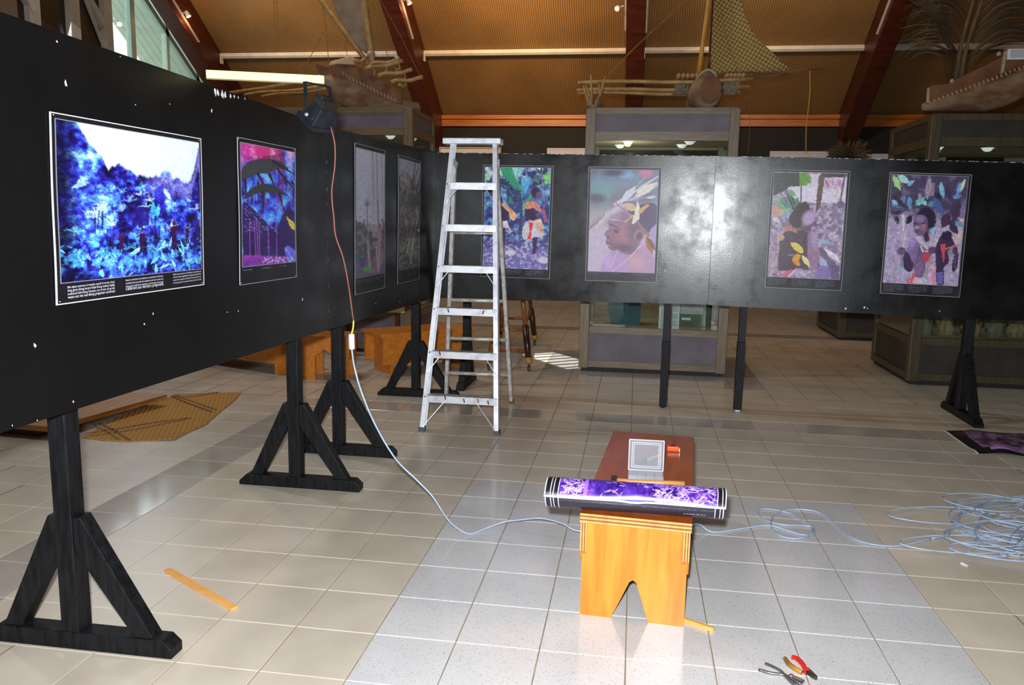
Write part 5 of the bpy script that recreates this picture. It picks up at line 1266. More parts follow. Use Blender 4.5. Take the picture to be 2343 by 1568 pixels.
MT['print'] = mat_attr('poster_print', .42, .35)
MT['print_gloss'] = mat_attr('poster_print_gloss', .25, .5)
MT['poster_paper'] = mat('poster_paper', (214, 214, 218), (224, 224, 228), 8, rough=.6)
def srgb2lin(a):
    a = np.clip(a, 0, 255) / 255.0; return np.where(a <= .04045, a / 12.92, ((a + .055) / 1.055) ** 2.4)
def grid_print(name, P, img, material, parent=None):
    """P: (h,w,3) points; img: (h,w,3) sRGB"""
    h, w = P.shape[:2]; me = bpy.data.meshes.new(name); nv = h * w; nf = (h - 1) * (w - 1)
    c = np.array([*P.reshape(-1, 3).mean(0)]); c[2] = P[..., 2].min()
    me.vertices.add(nv); me.vertices.foreach_set('co', (P.reshape(-1, 3) - c).astype(np.float32).ravel())
    i = np.arange(nv).reshape(h, w); q = np.stack([i[:-1, :-1], i[1:, :-1], i[1:, 1:], i[:-1, 1:]], -1).reshape(-1)
    me.loops.add(nf * 4); me.loops.foreach_set('vertex_index', q.astype(np.int32)); me.polygons.add(nf)
    me.polygons.foreach_set('loop_start', np.arange(0, nf * 4, 4, dtype=np.int32)); me.polygons.foreach_set('use_smooth', np.ones(nf, bool))
    me.update(); me.validate()
    at = me.color_attributes.new('print', 'FLOAT_COLOR', 'POINT'); col = np.ones((nv, 4), np.float32); col[:, :3] = srgb2lin(img).reshape(-1, 3)
    at.data.foreach_set('color', col.ravel()); me.materials.append(MT[material])
    o = bpy.data.objects.new(name, me); COL.objects.link(o); o.location = c
    if parent is not None: o.parent = parent; o.location = Vector(c) - parent.location
    return o
def compose(cv, l, t, r, b, w, h, cap=None, line=(150, 150, 165), edge=(232, 232, 240), bd=(22, 22, 26), capcol=(128, 128, 138), gam=.8):
    """art canvas set into a black sheet with white cut edge, hair-line frame and a caption strip"""
    img = np.zeros((h, w, 3)) + np.array(bd, float); n = vnoise(h, w, 5, 5, 4, 2)[..., None]; img *= .9 + .25 * n
    cv.a = 255 * np.clip(cv.a / 255, 0, 1) ** gam
    x0, x1, y0, y1 = int(l * w), int(r * w), int(t * h), int(b * h)
    yi = np.clip(((np.arange(y0, y1) - y0 + .5) / (y1 - y0) * cv.h).astype(int), 0, cv.h - 1); xi = np.clip(((np.arange(x0, x1) - x0 + .5) / (x1 - x0) * cv.w).astype(int), 0, cv.w - 1)
    img[y0:y1, x0:x1] = cv.a[yi][:, xi]
    for sl in ((slice(y0 - 1, y0), slice(x0 - 1, x1 + 1)), (slice(y1, y1 + 1), slice(x0 - 1, x1 + 1)), (slice(y0 - 1, y1 + 1), slice(x0 - 1, x0)), (slice(y0 - 1, y1 + 1), slice(x1, x1 + 1))): img[sl] = line
    if cap:
        g = np.random.default_rng(3); ch = h * (1 - b)
        for k in range(3):
            cx0 = int(w * (l + (r - l) * (k / 3 + .005))); cx1 = int(w * (l + (r - l) * (k / 3 + .27)))
            for ln in range(cap):
                y = int(b * h + ch * (.18 + .13 * ln)); end = cx1 if ln < cap - 1 else cx0 + int((cx1 - cx0) * .6)
                if y >= h - 2: break
                wd = (g.random(end - cx0) > .22) * (.5 + .5 * g.random(end - cx0)); img[y, cx0:end] = img[y, cx0:end] * (1 - wd[:, None]) + np.array(capcol) * wd[:, None]
    e = 2 if w > 170 else 1
    img[:e] = edge; img[-e:] = edge; img[:, :e] = edge; img[:, -e:] = edge
    return img
def poster(k, plane, quad, img, lab, wave=.0015, group='posters on the black boards'):
    """quad: outer corners TL TR BR BL measured on the photo; hung a few millimetres off the board"""
    p = PL[plane]; Q = [p.hit(x, y, .005) for x, y in quad]; h, w = img.shape[:2]
    u = np.linspace(0, 1, w)[None, :, None]; v = np.linspace(0, 1, h)[:, None, None]
    P = (Q[0] * (1 - u) + Q[1] * u) * (1 - v) + (Q[3] * (1 - u) + Q[2] * u) * v
    bul = wave * (np.sin(u * 9 + k) * np.sin(v * 7 + 2 * k) + 1) * np.clip(1, 0, 1)
    un = ((P[..., :2] - p.a) @ p.d)                                 # follow the bow of the board
    flat = P.copy(); flat[..., :2] = p.a + un[..., None] * p.d
    P = flat + np.array([*p.n, 0]) * (bul + (.005 - p.bow(un))[..., None])
    o = grid_print('poster', P, img, 'print'); tag(o, lab, 'poster', group)
    nn = np.array([*p.n, 0])
    bk = MB()
    for off in (-.0012, -.0026):
        bk.grid(P[np.r_[0:h - 1:5, h - 1]][:, np.r_[0:w - 1:5, w - 1]] + nn * off)
    bk.build('backing', 'poster_paper', o)
    for q_, s_ in zip(Q, ((1, 1), (-1, 1), (-1, -1), (1, -1))):
        c_ = P[int((h - 1) * (.014 if s_[1] > 0 else .986)), int((w - 1) * (.02 if s_[0] > 0 else .98))]
        MB().lathe([(.002, 0), (.002, .002), (.001, .003)], c_, 8, nn).build('pin', 'alu_worn', o)
    return o, Q

def shade(n, ramp):
    xs = [r[0] for r in ramp]; return np.stack([np.interp(n, xs, [r[1][i] for r in ramp]) for i in range(3)], -1)

# ---- 1: blue forest clearing under a white sky
rr = random.Random(21)
cv = Cv(215, 250, ((137, 132), (1197, 305), (1217, 1232), (193, 1335)))
n1 = vnoise(cv.h, cv.w, 9, 9, 1, 5); n2 = vnoise(cv.h, cv.w, 40, 36, 2, 3)
cv.a = shade(np.clip(.42 + (n1 - .5) * 1.5 + (n2 - .5) * .9, 0, 1), [(0, (8, 4, 40)), (.3, (30, 20, 130)), (.5, (48, 60, 222)), (.68, (70, 130, 245)), (.85, (130, 205, 255)), (1, (205, 240, 255))])
xs_ = cv.X; tl = np.interp(xs_, [0, .06, .12, .2, .3, .36, .42, .52, .62, .7, .8, .9, .95, 1], [-.1, -.05, .02, .14, .27, .245, .26, .31, .30, .275, .30, .33, .22, .02]) + (vnoise(cv.h, cv.w, 2, 26, 5, 3) - .5) * .08
skym = np.clip((tl - cv.Y) / .02 + .5, 0, 1); cv.put(skym, (226, 248, 255)); cv.put(skym * np.clip((.25 - cv.Y) * 3, 0, 1), (245, 255, 255), .5)
mist = np.clip(1 - np.abs(cv.Y - tl - .06) / .10, 0, 1) * (xs_ > .5) * np.clip((xs_ - .5) * 6, 0, 1); cv.put(mist, (150, 140, 225), .75)
cv.put(np.clip((.14 - xs_) / .1, 0, 1) * np.clip(n1 * 1.6, 0, 1), (6, 3, 26), .95)
for y_, c_ in ((.80, (70, 190, 225)), (.9, (60, 150, 220))):
    cv.put(np.clip(1 - np.abs(cv.Y - y_) / .12, 0, 1) * np.clip((n2 - .42) * 4, 0, 1), c_, .7)
for k in range(26):
    x_, y_ = rr.uniform(230, 1190), rr.uniform(620, 960); lc = rr.choice([(170, 220, 255), (120, 170, 255), (200, 235, 255), (90, 190, 245)])
    for j in range(6):
        a_ = -math.pi / 2 + rr.uniform(-1.5, 1.5); L_ = rr.uniform(40, 80); cv.line([(x_, y_), (x_ + math.cos(a_) * L_ * .6, y_ + math.sin(a_) * L_ * .7), (x_ + math.cos(a_) * L_, y_ + math.sin(a_) * L_ * .5)], 11, lc, .85, 2)
    cv.line([(x_, y_), (x_ + rr.uniform(-6, 6), y_ + rr.uniform(80, 180))], 9, (22, 14, 90), .8)
cv.leaf(945, 720, -2.2, 120, 34, (215, 245, 255)); cv.leaf(880, 740, -.3, 60, 22, (200, 235, 255)); cv.leaf(270, 610, -.8, 100, 40, (160, 205, 255)); cv.leaf(240, 630, -.35, 120, 34, (130, 180, 250))
cv.poly([(648, 770), (770, 770), (760, 900), (690, 930), (650, 880)], (28, 16, 110), .8, .5, 4); cv.poly([(800, 640), (880, 600), (900, 800), (830, 820)], (40, 30, 190), .7, .3, 3); cv.leaf(800, 860, -1.6, 140, 44, (50, 170, 225)); cv.leaf(830, 850, -1.45, 110, 36, (80, 190, 235))
for k in range(70):
    x_, y_ = rr.uniform(200, 1210), rr.uniform(1080, 1300); cv.leaf(x_, y_, -math.pi / 2 + rr.uniform(-1.2, 1.2), rr.uniform(40, 100), rr.uniform(14, 30), rr.choice([(40, 130, 200), (90, 200, 235), (30, 90, 180), (60, 170, 215), (130, 215, 245)]), (170, 230, 250))
for x_, y_, s_ in ((565, 1040, .9), (715, 1030, 1.15), (970, 990, 1.3), (1085, 980, .9), (1185, 940, .8)):
    cv.ell(x_, y_ - 75 * s_, 13 * s_, 15 * s_, (70, 20, 60)); cv.poly([(x_ - 20 * s_, y_ - 58 * s_), (x_ + 20 * s_, y_ - 58 * s_), (x_ + 16 * s_, y_ + 10), (x_ - 16 * s_, y_ + 10)], (48, 12, 60)); cv.line([(x_ - 6, y_), (x_ - 10, y_ + 75 * s_)], 14 * s_, (40, 10, 60)); cv.line([(x_ + 8, y_), (x_ + 12, y_ + 70 * s_)], 13 * s_, (40, 10, 60))
    cv.line([(x_ - 16 * s_, y_ - 45 * s_), (x_ - 38 * s_, y_ - 30 * s_)], 8 * s_, (60, 16, 60))
cv.dabs(3200, 7, .75, 8, skym < .3); cv.grain(.12, 3, 8)
img = compose(cv, .031, .036, .978, .885, 236, 292, gam=.92)
o, Q = poster(1, 0, ((112, 255), (460, 317), (467, 652), (128, 699)), img, 'largest poster: blue misty forest clearing under a white sky')
# captions in three languages, as printed
MT['caption_ink'] = mat('caption_white', (226, 226, 240), (210, 210, 228), 30, rough=.6)
CAPS = [["Bifo olgeta seremoni, ol manples, speseli ol woman, oli go", "long garen blong karem kakai blong mekem laplap", "tradisonal dish blong Vanuatu, mo ol man oli go luk", "waem aot mo mat blong preparem seremoni"],
        ["Avant la cérémonie, les habitants, en particulier les femmes,", "travaillent dans les jardins de subsistance servant à cuisiner les", "laplap: plat traditionnel vanuatais. Les hommes chassent et", "s'affairent aux derniers préparatifs"],
        ["Before the ceremony, the inhabitants, in particular the", "women, collect vegetables in the gardens that will be", "prepared into a laplap, the traditional Vanuatu dish. Men go", "for hunting and go on to prepare the last details of the ritual"]]
dg = bpy.context.evaluated_depsgraph_get()
def caption(lines, parent, Q, u0, v0, wid, dv):
    ex, ey = (Q[1] - Q[0]), (Q[3] - Q[0]); xl = np.linalg.norm(ex); xd = ex / xl; nn = np.array([*PL[0].n, 0]); up = np.cross(nn, xd)
    for k, tx_ in enumerate(lines):
        fc_ = bpy.data.curves.new('caption_line', 'FONT'); fc_.body = tx_; fc_.size = 1.0; ob = bpy.data.objects.new('tmp', fc_); COL.objects.link(ob)
        bpy.context.view_layer.update(); me = bpy.data.meshes.new_from_object(ob.evaluated_get(bpy.context.evaluated_depsgraph_get())); bpy.data.objects.remove(ob)
        W_ = max(v.co.x for v in me.vertices); s_ = wid * xl / max(W_, 1e-3); s_ = min(s_, .0105 * 1.9)
        org = Q[0] + ex * u0 + ey * (v0 + dv * k) + nn * .0058
        me.transform(Matrix(((xd[0] * s_, up[0] * s_, nn[0], 0), (xd[1] * s_, up[1] * s_, nn[1], 0), (xd[2] * s_, up[2] * s_, nn[2], 0), (0, 0, 0, 1))))
        me.materials.append(MT['caption_ink']); oc = bpy.data.objects.new('caption_line', me); COL.objects.link(oc); oc.parent = parent; oc.location = Vector(org) - parent.location
for k, u0 in enumerate((.055, .395, .735)): caption(CAPS[k], o, Q, u0, .917, (.27, .265, .235)[k], .0185)

# ---- 2: arching dark leaves, red and blue light, yellow leaf
cv = Cv(112, 225, ((115, 135), (580, 222), (597, 1195), (135, 1245)))
n1 = vnoise(cv.h, cv.w, 14, 8, 11, 4)
cv.a = shade(n1, [(.25, (20, 10, 90)), (.5, (50, 70, 230)), (.7, (60, 170, 250)), (.9, (190, 220, 255))])
cv.put(np.clip((.24 - cv.Y) * 6, 0, 1) * np.clip((.85 - cv.X) * 5, 0, 1), (235, 40, 110), .85); cv.put(np.clip((.2 - cv.Y) * 6, 0, 1) * np.clip((n1 - .5) * 6, 0, 1), (250, 150, 215), .8)
cv.put(np.clip((.2 - cv.X) * 4, 0, 1) * (cv.Y < .25), (150, 60, 190), .5)
for k in range(26):
    x_ = rr.uniform(130, 580); cv.line([(x_, rr.uniform(160, 500)), (x_ + rr.uniform(-20, 20), rr.uniform(500, 760))], 5, rr.choice([(235, 60, 130), (90, 190, 255), (220, 120, 220), (60, 90, 240)]), .7)
cv.poly([(118, 400), (150, 330), (250, 285), (380, 280), (470, 310), (520, 370), (430, 370), (330, 400), (250, 410), (180, 440), (120, 470)], (42, 46, 48), sm=True)
cv.poly([(130, 640), (180, 560), (260, 505), (360, 505), (470, 560), (560, 640), (594, 690), (594, 660), (500, 600), (440, 590), (350, 575), (260, 580), (180, 620)], (36, 38, 40), sm=True)
cv.poly([(118, 330), (300, 250), (470, 230), (500, 330), (380, 300), (220, 300)], (60, 24, 50), .55)
for a_ in (((250, 410), (300, 500)), ((350, 410), (395, 520)), ((430, 380), (595, 560)), ((380, 300), (590, 420)), ((300, 580), (295, 760)), ((440, 590), (480, 730)), ((150, 460), (160, 600)), ((560, 480), (594, 540))):
    cv.line(list(a_), 26, (24, 18, 40), 1, 10)
cv.poly([(135, 640), (250, 760), (400, 920), (470, 780), (520, 700), (596, 760), (596, 1200), (135, 1240)], (26, 8, 58), .92, .6, 5)
for k in range(120):
    x_, y_ = rr.uniform(140, 400), rr.uniform(700, 930)
    if y_ > 690 + (x_ - 140) * .5: cv.line([(x_, y_), (x_ + 12, y_ + 8)], 4, rr.choice([(150, 120, 235), (90, 60, 190), (200, 180, 250)]), .8)
for x_ in (190, 225, 245, 265, 340, 410): cv.line([(x_, 840), (x_ + rr.uniform(-6, 12), 1160)], 7, (170, 90, 210), .7)
cv.poly([(133, 1140), (596, 1150), (596, 1200), (135, 1240)], (120, 40, 150), .9, .7, 6)
cv.poly([(485, 1080), (520, 1050), (594, 1090), (594, 1190), (520, 1200), (500, 1130)], (80, 90, 220)); cv.line([(500, 1070), (560, 1180)], 4, (170, 180, 255))
for k in range(45):
    x_, y_ = rr.uniform(300, 580), rr.uniform(1165, 1220); cv.line([(x_, y_), (x_ + rr.uniform(-16, 16), y_ - rr.uniform(4, 18))], 7, (205, 200, 250), .8)
cv.poly([(505, 785), (530, 810), (575, 835), (594, 870), (594, 920), (560, 900), (530, 860)], (214, 190, 60)); cv.line([(512, 795), (590, 900)], 4, (170, 140, 40))
cv.dabs(900, 6, .45, 3); cv.grain(.1, 3, 3)
img = compose(cv, .05, .035, .98, .875, 124, 262, 1, capcol=(170, 170, 200))
poster(2, 0, ((543, 313.5), (675, 340), (678, 634), (549, 653)), img, 'narrow poster of dark arching leaves over red and blue light with a yellow leaf')

# ---- 3: pale sky, ropes, bushes
cv = Cv(64, 230, ((1125, 180), (1380, 238), (1375, 1285), (1130, 1330)))
cv.a[:] = (150, 150, 172); cv.put(np.clip((.3 - cv.Y) * 3, 0, 1), (168, 168, 188), .7); n1 = vnoise(cv.h, cv.w, 30, 9, 31, 4)
cv.put(np.clip((cv.Y - .56 - (n1 - .5) * .3 + .06 * np.sin(cv.X * 7)) * 14, 0, 1), (52, 54, 58)); low = cv.Y > .58
cv.put(low * np.clip((n1 - .5) * 5, 0, 1), (110, 98, 100), .8); cv.put(low * np.clip((.45 - n1) * 6, 0, 1) * (cv.X < .4), (34, 78, 60), .9); cv.put((cv.Y > .86) * 1.0, (92, 66, 102), .6); cv.put((cv.X > .6) * low * np.clip((n1 - .4) * 4, 0, 1), (120, 84, 84), .5)
for x_, y1_, w_ in ((1268, 560, 3), (1305, 640, 5), (1355, 700, 4), (1262, 700, 2)): cv.line([(x_, 200), (x_ + 6, y1_), (x_ + 10, y1_ + 110)], w_, (92, 74, 92))
for k in range(9): a_ = -1.57 + (k - 4) * .38; cv.line([(1220, 690), (1220 + 42 * math.cos(a_), 680 + 70 * math.sin(a_))], 7, (70, 94, 110), 1, 2)
cv.line([(1220, 680), (1224, 860)], 7, (66, 82, 92)); cv.poly([(1215, 990), (1240, 980), (1260, 1270), (1235, 1280)], (126, 104, 112)); cv.line([(1330, 900), (1325, 1240)], 22, (124, 98, 116)); cv.line([(1315, 640), (1325, 930)], 12, (120, 74, 80)); cv.line([(1300, 1050), (1320, 1280)], 12, (140, 112, 120))
for k in range(5): cv.leaf(1225, 1270, -1.57 + (k - 2) * .5, 60, 26, (60, 120, 62))
cv.ell(1180, 1190, 24, 44, (60, 40, 100)); cv.grain(.14, 3, 5)
img = compose(cv, .045, .032, .985, .89, 72, 268, 2, line=(90, 90, 100), edge=(190, 190, 196))
poster(3, 1, ((811, 326.6), (881, 345), (880, 658.6), (812, 675.5)), img, 'tall dim poster with pale sky, hanging vines and bushes')
# ---- 4: dark thicket
cv = Cv(52, 210, ((1505, 270), (1692, 318), (1682, 1228), (1498, 1255)))
n1 = vnoise(cv.h, cv.w, 40, 10, 41, 4); cv.a = shade(n1, [(.2, (26, 24, 26)), (.5, (62, 56, 56)), (.8, (104, 96, 92))])
cv.put(np.clip((.22 - cv.Y + cv.X * .08 + (n1 - .5) * .25) * 8, 0, 1), (138, 138, 156), .85); cv.put((cv.Y > .75) * np.clip((n1 - .5) * 5, 0, 1), (60, 92, 56), .7); cv.put((cv.Y > .38) * (cv.Y < .5) * np.clip((n1 - .55) * 5, 0, 1), (70, 96, 52), .6)
for k in range(34):
    x_, y_ = rr.uniform(1500, 1690), rr.uniform(420, 1150); a_ = rr.uniform(-1.9, -1.0); L_ = rr.uniform(80, 320)
    cv.line([(x_, y_), (x_ + math.cos(a_) * L_ * .5, y_ + math.sin(a_) * L_)], rr.choice((4, 5, 7)), rr.choice([(140, 124, 112), (104, 90, 82), (40, 34, 36), (160, 142, 130)]), .8)
cv.line([(1600, 1200), (1620, 1000), (1680, 730)], 9, (150, 128, 108)); cv.ell(1625, 640, 50, 60, (42, 38, 42), 0, .6); cv.poly([(1515, 860), (1690, 850), (1690, 960), (1510, 980)], (48, 42, 42), .5); cv.ell(1680, 905, 14, 14, (190, 140, 100))
cv.grain(.15, 3, 6)
img = compose(cv, .05, .026, .97, .89, 60, 236, 4, line=(80, 80, 88), edge=(170, 170, 176), capcol=(90, 90, 98))
poster(4, 1, ((911, 354), (962.5, 369), (959, 639), (909.5, 651)), img, 'tall dark poster of a tangled thicket beside the board corner')

# ---- 5: procession under banana leaves
cv = Cv(138, 212, ((215, 120), (1000, 130), (953, 1345), (183, 1335)))
n1 = vnoise(cv.h, cv.w, 16, 12, 51, 4); cv.a = shade(n1, [(.2, (20, 18, 60)), (.45, (44, 58, 130)), (.6, (60, 110, 180)), (.8, (130, 200, 230))])
cv.put(np.clip((.2 - cv.Y) * 8, 0, 1) * np.clip((n1 - .38) * 4, 0, 1), (200, 235, 235), .9)
cv.put(np.clip((cv.Y - .68) * 9, 0, 1), (98, 86, 168), .9); n2 = vnoise(cv.h, cv.w, 50, 26, 52, 3); cv.put((cv.Y > .6) * np.clip((n2 - .56) * 8, 0, 1), (206, 196, 226), .75); cv.put((cv.Y > .6) * (cv.Y < .8) * np.clip((.42 - n2) * 8, 0, 1), (48, 40, 84), .8)
cv.poly([(400, 120), (540, 120), (590, 260), (600, 400), (520, 330), (430, 220)], (34, 140, 92)); cv.poly([(600, 120), (650, 120), (600, 250), (580, 200)], (90, 215, 190)); cv.poly([(560, 130), (600, 130), (595, 260), (575, 250)], (150, 215, 250))
cv.poly([(590, 250), (660, 400), (660, 500), (610, 400)], (40, 160, 90)); cv.poly([(640, 260), (760, 240), (750, 330), (690, 440), (660, 380)], (70, 160, 225)); cv.poly([(690, 540), (760, 430), (790, 450), (730, 560)], (50, 140, 80))
cv.poly([(910, 200), (1000, 170), (1000, 310), (930, 320), (905, 260)], (110, 205, 110)); cv.poly([(350, 180), (430, 250), (380, 260), (345, 220)], (90, 180, 90)); cv.poly([(350, 120), (395, 120), (430, 230), (390, 210)], (235, 245, 225)); cv.poly([(215, 200), (275, 190), (270, 280), (215, 270)], (150, 215, 150))
for x_, y_ in ((470, 380), (440, 330), (830, 300), (880, 200), (860, 330), (540, 480), (560, 560), (250, 450)):
    for j in range(9): cv.leaf(x_, y_, rr.uniform(-3, .2), rr.uniform(60, 120), 22, rr.choice([(24, 40, 60), (40, 70, 96), (60, 120, 90), (30, 26, 70)]))
cv.poly([(605, 400), (640, 380), (660, 560), (655, 900), (610, 900), (635, 640)], (44, 46, 80)); cv.poly([(660, 560), (690, 540), (685, 700), (668, 760)], (70, 180, 150))
def figure5(x, y, s):
    f = lambda a_, b_: (x + a_ * s, y + b_ * s)
    cv.poly([f(40, 380), f(100, 380), f(90, 520), f(70, 620), f(30, 620), f(45, 500)], (46, 28, 70)); cv.poly([f(20, 620), f(75, 600), f(130, 650), f(120, 680), f(10, 665)], (150, 130, 190))
    cv.poly([f(-50, 60), f(30, 30), f(70, 80), f(90, 200), f(60, 230), f(-10, 220), f(-50, 140)], (34, 20, 54), sm=True)
    cv.poly([f(-80, 300), f(-40, 210), f(20, 190), f(150, 230), f(170, 350), f(160, 400), f(60, 390), f(0, 440), f(-60, 430), f(-90, 380)], (206, 196, 214)); cv.poly([f(60, 190), f(140, 170), f(170, 260), f(165, 370), f(100, 300)], (228, 170, 150), 1, .8, 9)
    cv.poly([f(-5, 215), f(50, 225), f(30, 320), f(20, 420), f(-25, 425), f(5, 320)], (226, 44, 50)); cv.poly([f(-60, 40), f(-30, -20), f(60, -40), f(130, 20), f(150, 80), f(120, 90), f(60, 40), f(-20, 60)], (224, 120, 96), 1, .7, 8)
    cv.ell(*f(80, -140), 55 * s, 62 * s, (30, 18, 44)); cv.ell(*f(115, -105), 34 * s, 46 * s, (84, 50, 92)); cv.line([f(90, 130), f(160, 80), f(195, -20)], 26 * s, (92, 62, 130)); cv.line([f(-60, 150), f(-80, 240)], 24 * s, (80, 54, 120))
    cv.poly([f(150, 80), f(190, 60), f(230, 230), f(180, 210)], (140, 70, 110))
figure5(740, 560, 1.0)
cv.poly([(390, 600), (450, 560), (500, 650), (500, 760), (400, 770)], (36, 20, 52)); cv.poly([(395, 560), (460, 560), (560, 640), (610, 710), (560, 760), (520, 740), (500, 660)], (232, 160, 110), 1, .5, 7); cv.poly([(400, 770), (480, 760), (510, 850), (415, 860)], (220, 212, 228)); cv.line([(445, 860), (440, 1040)], 30, (50, 26, 62)); cv.ell(400, 520, 30, 36, (40, 24, 56))
cv.line([(920, 520), (905, 360), (890, 180)], 8, (150, 160, 200)); cv.ell(910, 1230, 70, 40, (210, 200, 222)); cv.ell(520, 1150, 60, 40, (205, 195, 225))
cv.dabs(1500, 7, .5, 5); cv.grain(.14, 3, 5)
img = compose(cv, .034, .022, .966, .915, 150, 242, 4, gam=.72, line=(140, 140, 150), edge=(196, 190, 196), bd=(34, 32, 40))
poster(5, 2, ((1105.8, 377.6), (1266.7, 379.7), (1257.5, 639), (1099.7, 632.7)), img, 'poster of a walking procession under banana leaves, behind the ladder')

# ---- 6: profile portrait with leaf headdress
cv = Cv(142, 212, ((225, 150), (1027, 160), (975, 1390), (193, 1370)))
cv.a = shade(cv.Y, [(0, (88, 92, 112)), (.14, (112, 128, 150)), (.28, (104, 104, 120)), (.42, (158, 156, 166)), (.6, (186, 174, 200)), (1, (192, 172, 208))])
n1 = vnoise(cv.h, cv.w, 5, 4, 61, 3); cv.put(np.clip((n1 - .5) * 4, 0, 1) * (cv.Y < .35), (100, 150, 180), .5)
cv.ell(650, 215, 80, 45, (120, 160, 214), 0, 1); cv.ell(880, 190, 80, 60, (196, 112, 150), 0, 1); cv.ell(360, 400, 120, 80, (104, 146, 152), 0, 1); cv.ell(300, 490, 90, 50, (92, 84, 100), 0, 1); cv.ell(500, 190, 120, 40, (70, 66, 84), 0, 1)
cv.poly([(990, 780), (990, 1130), (940, 1060), (925, 870)], (166, 136, 200))
cv.poly([(340, 1375), (370, 1260), (440, 1160), (540, 1110), (640, 1150), (760, 1060), (850, 1030), (930, 1130), (985, 1210), (975, 1390)], (178, 140, 200), sm=True)
cv.poly([(640, 1180), (850, 1060), (970, 1220), (970, 1390), (700, 1390)], (176, 126, 150), .6); cv.ell(760, 1270, 90, 80, (206, 150, 168), 0, 1, .7); cv.ell(430, 1250, 60, 80, (196, 160, 226), 0, 1, .8)
hair = [(600, 700), (700, 620), (850, 560), (1000, 570), (1000, 780), (940, 850), (900, 920), (820, 900), (700, 860), (640, 780)]; cv.poly(hair, (76, 66, 96), sm=True)
face = [(440, 730), (428, 790), (446, 850), (420, 880), (388, 915), (398, 945), (420, 960), (402, 990), (412, 1015), (408, 1040), (430, 1062), (440, 1090), (480, 1122), (560, 1112), (600, 1150), (700, 1170), (780, 1080), (830, 980), (830, 850), (760, 720), (640, 650), (520, 680)]
cv.poly(face, (132, 98, 122), sm=True)
cv.ell(620, 930, 110, 110, (172, 106, 116), 0, 1, .75); cv.ell(470, 780, 70, 60, (150, 120, 152), 0, 1, .6); cv.ell(740, 900, 80, 130, (92, 74, 96), 0, 1, .7); cv.ell(640, 1090, 120, 50, (84, 66, 86), .1, 1, .7); cv.ell(520, 700, 90, 50, (172, 140, 186), 0, 1, .6)
cv.line([(460, 800), (520, 828), (580, 870)], 18, (74, 54, 76), .8, 6); cv.ell(530, 885, 34, 18, (70, 54, 74), .5, .6, .8); cv.ell(440, 930, 34, 26, (160, 110, 128), 0, .8, .7); cv.ell(432, 952, 14, 8, (70, 48, 64)); cv.line([(408, 1012), (450, 1040), (480, 1046)], 10, (86, 56, 72)); cv.ell(440, 1052, 34, 12, (176, 110, 132), .3, .6); cv.ell(430, 1000, 26, 10, (170, 106, 128), .5, .6)
cv.ell(800, 930, 62, 80, (142, 106, 122), .4, .3); cv.ell(800, 945, 34, 52, (90, 66, 82), .4, .6)
cv.line([(545, 1120), (480, 1280), (445, 1370)], 8, (214, 190, 220)); cv.line([(835, 1045), (700, 1190), (560, 1310), (480, 1370)], 8, (222, 204, 222))
# headdress: long leaves and twigs running up to the right
for (x0_, y0_), (x1_, y1_), w_, c_ in (((212, 810), (560, 560), 44, (168, 146, 160)), ((214, 905), (470, 690), 26, (196, 176, 190)), ((215, 850), (500, 600), 14, (120, 100, 118)), ((330, 770), (620, 560), 16, (226, 212, 226)), ((420, 690), (1015, 330), 60, (190, 180, 206)), ((520, 560), (1015, 235), 40, (206, 200, 210)), ((600, 560), (1000, 440), 26, (150, 130, 190)), ((560, 580), (870, 240), 10, (212, 196, 206)), ((700, 380), (780, 280), 6, (120, 100, 120)), ((450, 700), (700, 590), 18, (176, 150, 190)), ((620, 540), (960, 520), 22, (120, 110, 140)), ((430, 740), (640, 770), 10, (216, 196, 190))):
    cv.line([(x0_, y0_), (x1_, y1_)], w_, c_, 1, w_ * .45)
cv.leaf(590, 540, -.86, 260, 90, (206, 206, 222), (230, 226, 236)); cv.leaf(740, 470, -.55, 330, 90, (226, 226, 214), (200, 196, 190)); cv.leaf(1000, 470, 3.0, 130, 30, (216, 204, 210))
cv.leaf(620, 560, .45, 190, 90, (214, 180, 140)); cv.poly([(780, 510), (806, 600), (800, 740), (730, 800), (712, 790), (745, 680), (765, 590)], (228, 226, 206)); cv.poly([(800, 620), (860, 580), (890, 560), (925, 575), (870, 620), (830, 670), (790, 680)], (206, 156, 84)); cv.line([(640, 770), (740, 690)], 16, (212, 168, 110))
cv.line([(520, 545), (700, 700)], 22, (176, 140, 168)); cv.line([(535, 560), (690, 690)], 6, (110, 84, 110)); cv.line([(780, 770), (890, 900)], 22, (150, 104, 108)); cv.ell(905, 930, 24, 30, (150, 112, 100)); cv.leaf(880, 940, 1.25, 250, 80, (156, 96, 66)); cv.leaf(890, 950, 1.05, 210, 50, (116, 72, 60))
for k in range(9): cv.ell(290 + 14 * k, 850 - 18 * k, 16, 14, (206, 184, 186), 0, .5)
cv.dabs(500, 6, .14, 7); cv.grain(.07, 3, 7)
img = compose(cv, .04, .028, .965, .915, 154, 242, 1, gam=.72, line=(156, 146, 156), edge=(206, 202, 206), bd=(64, 58, 68))
poster(6, 2, ((1346.7, 381.4), (1513.8, 384), (1502, 647), (1339, 642)), img, 'close-up profile portrait poster with leaf headdress, beside the glare')

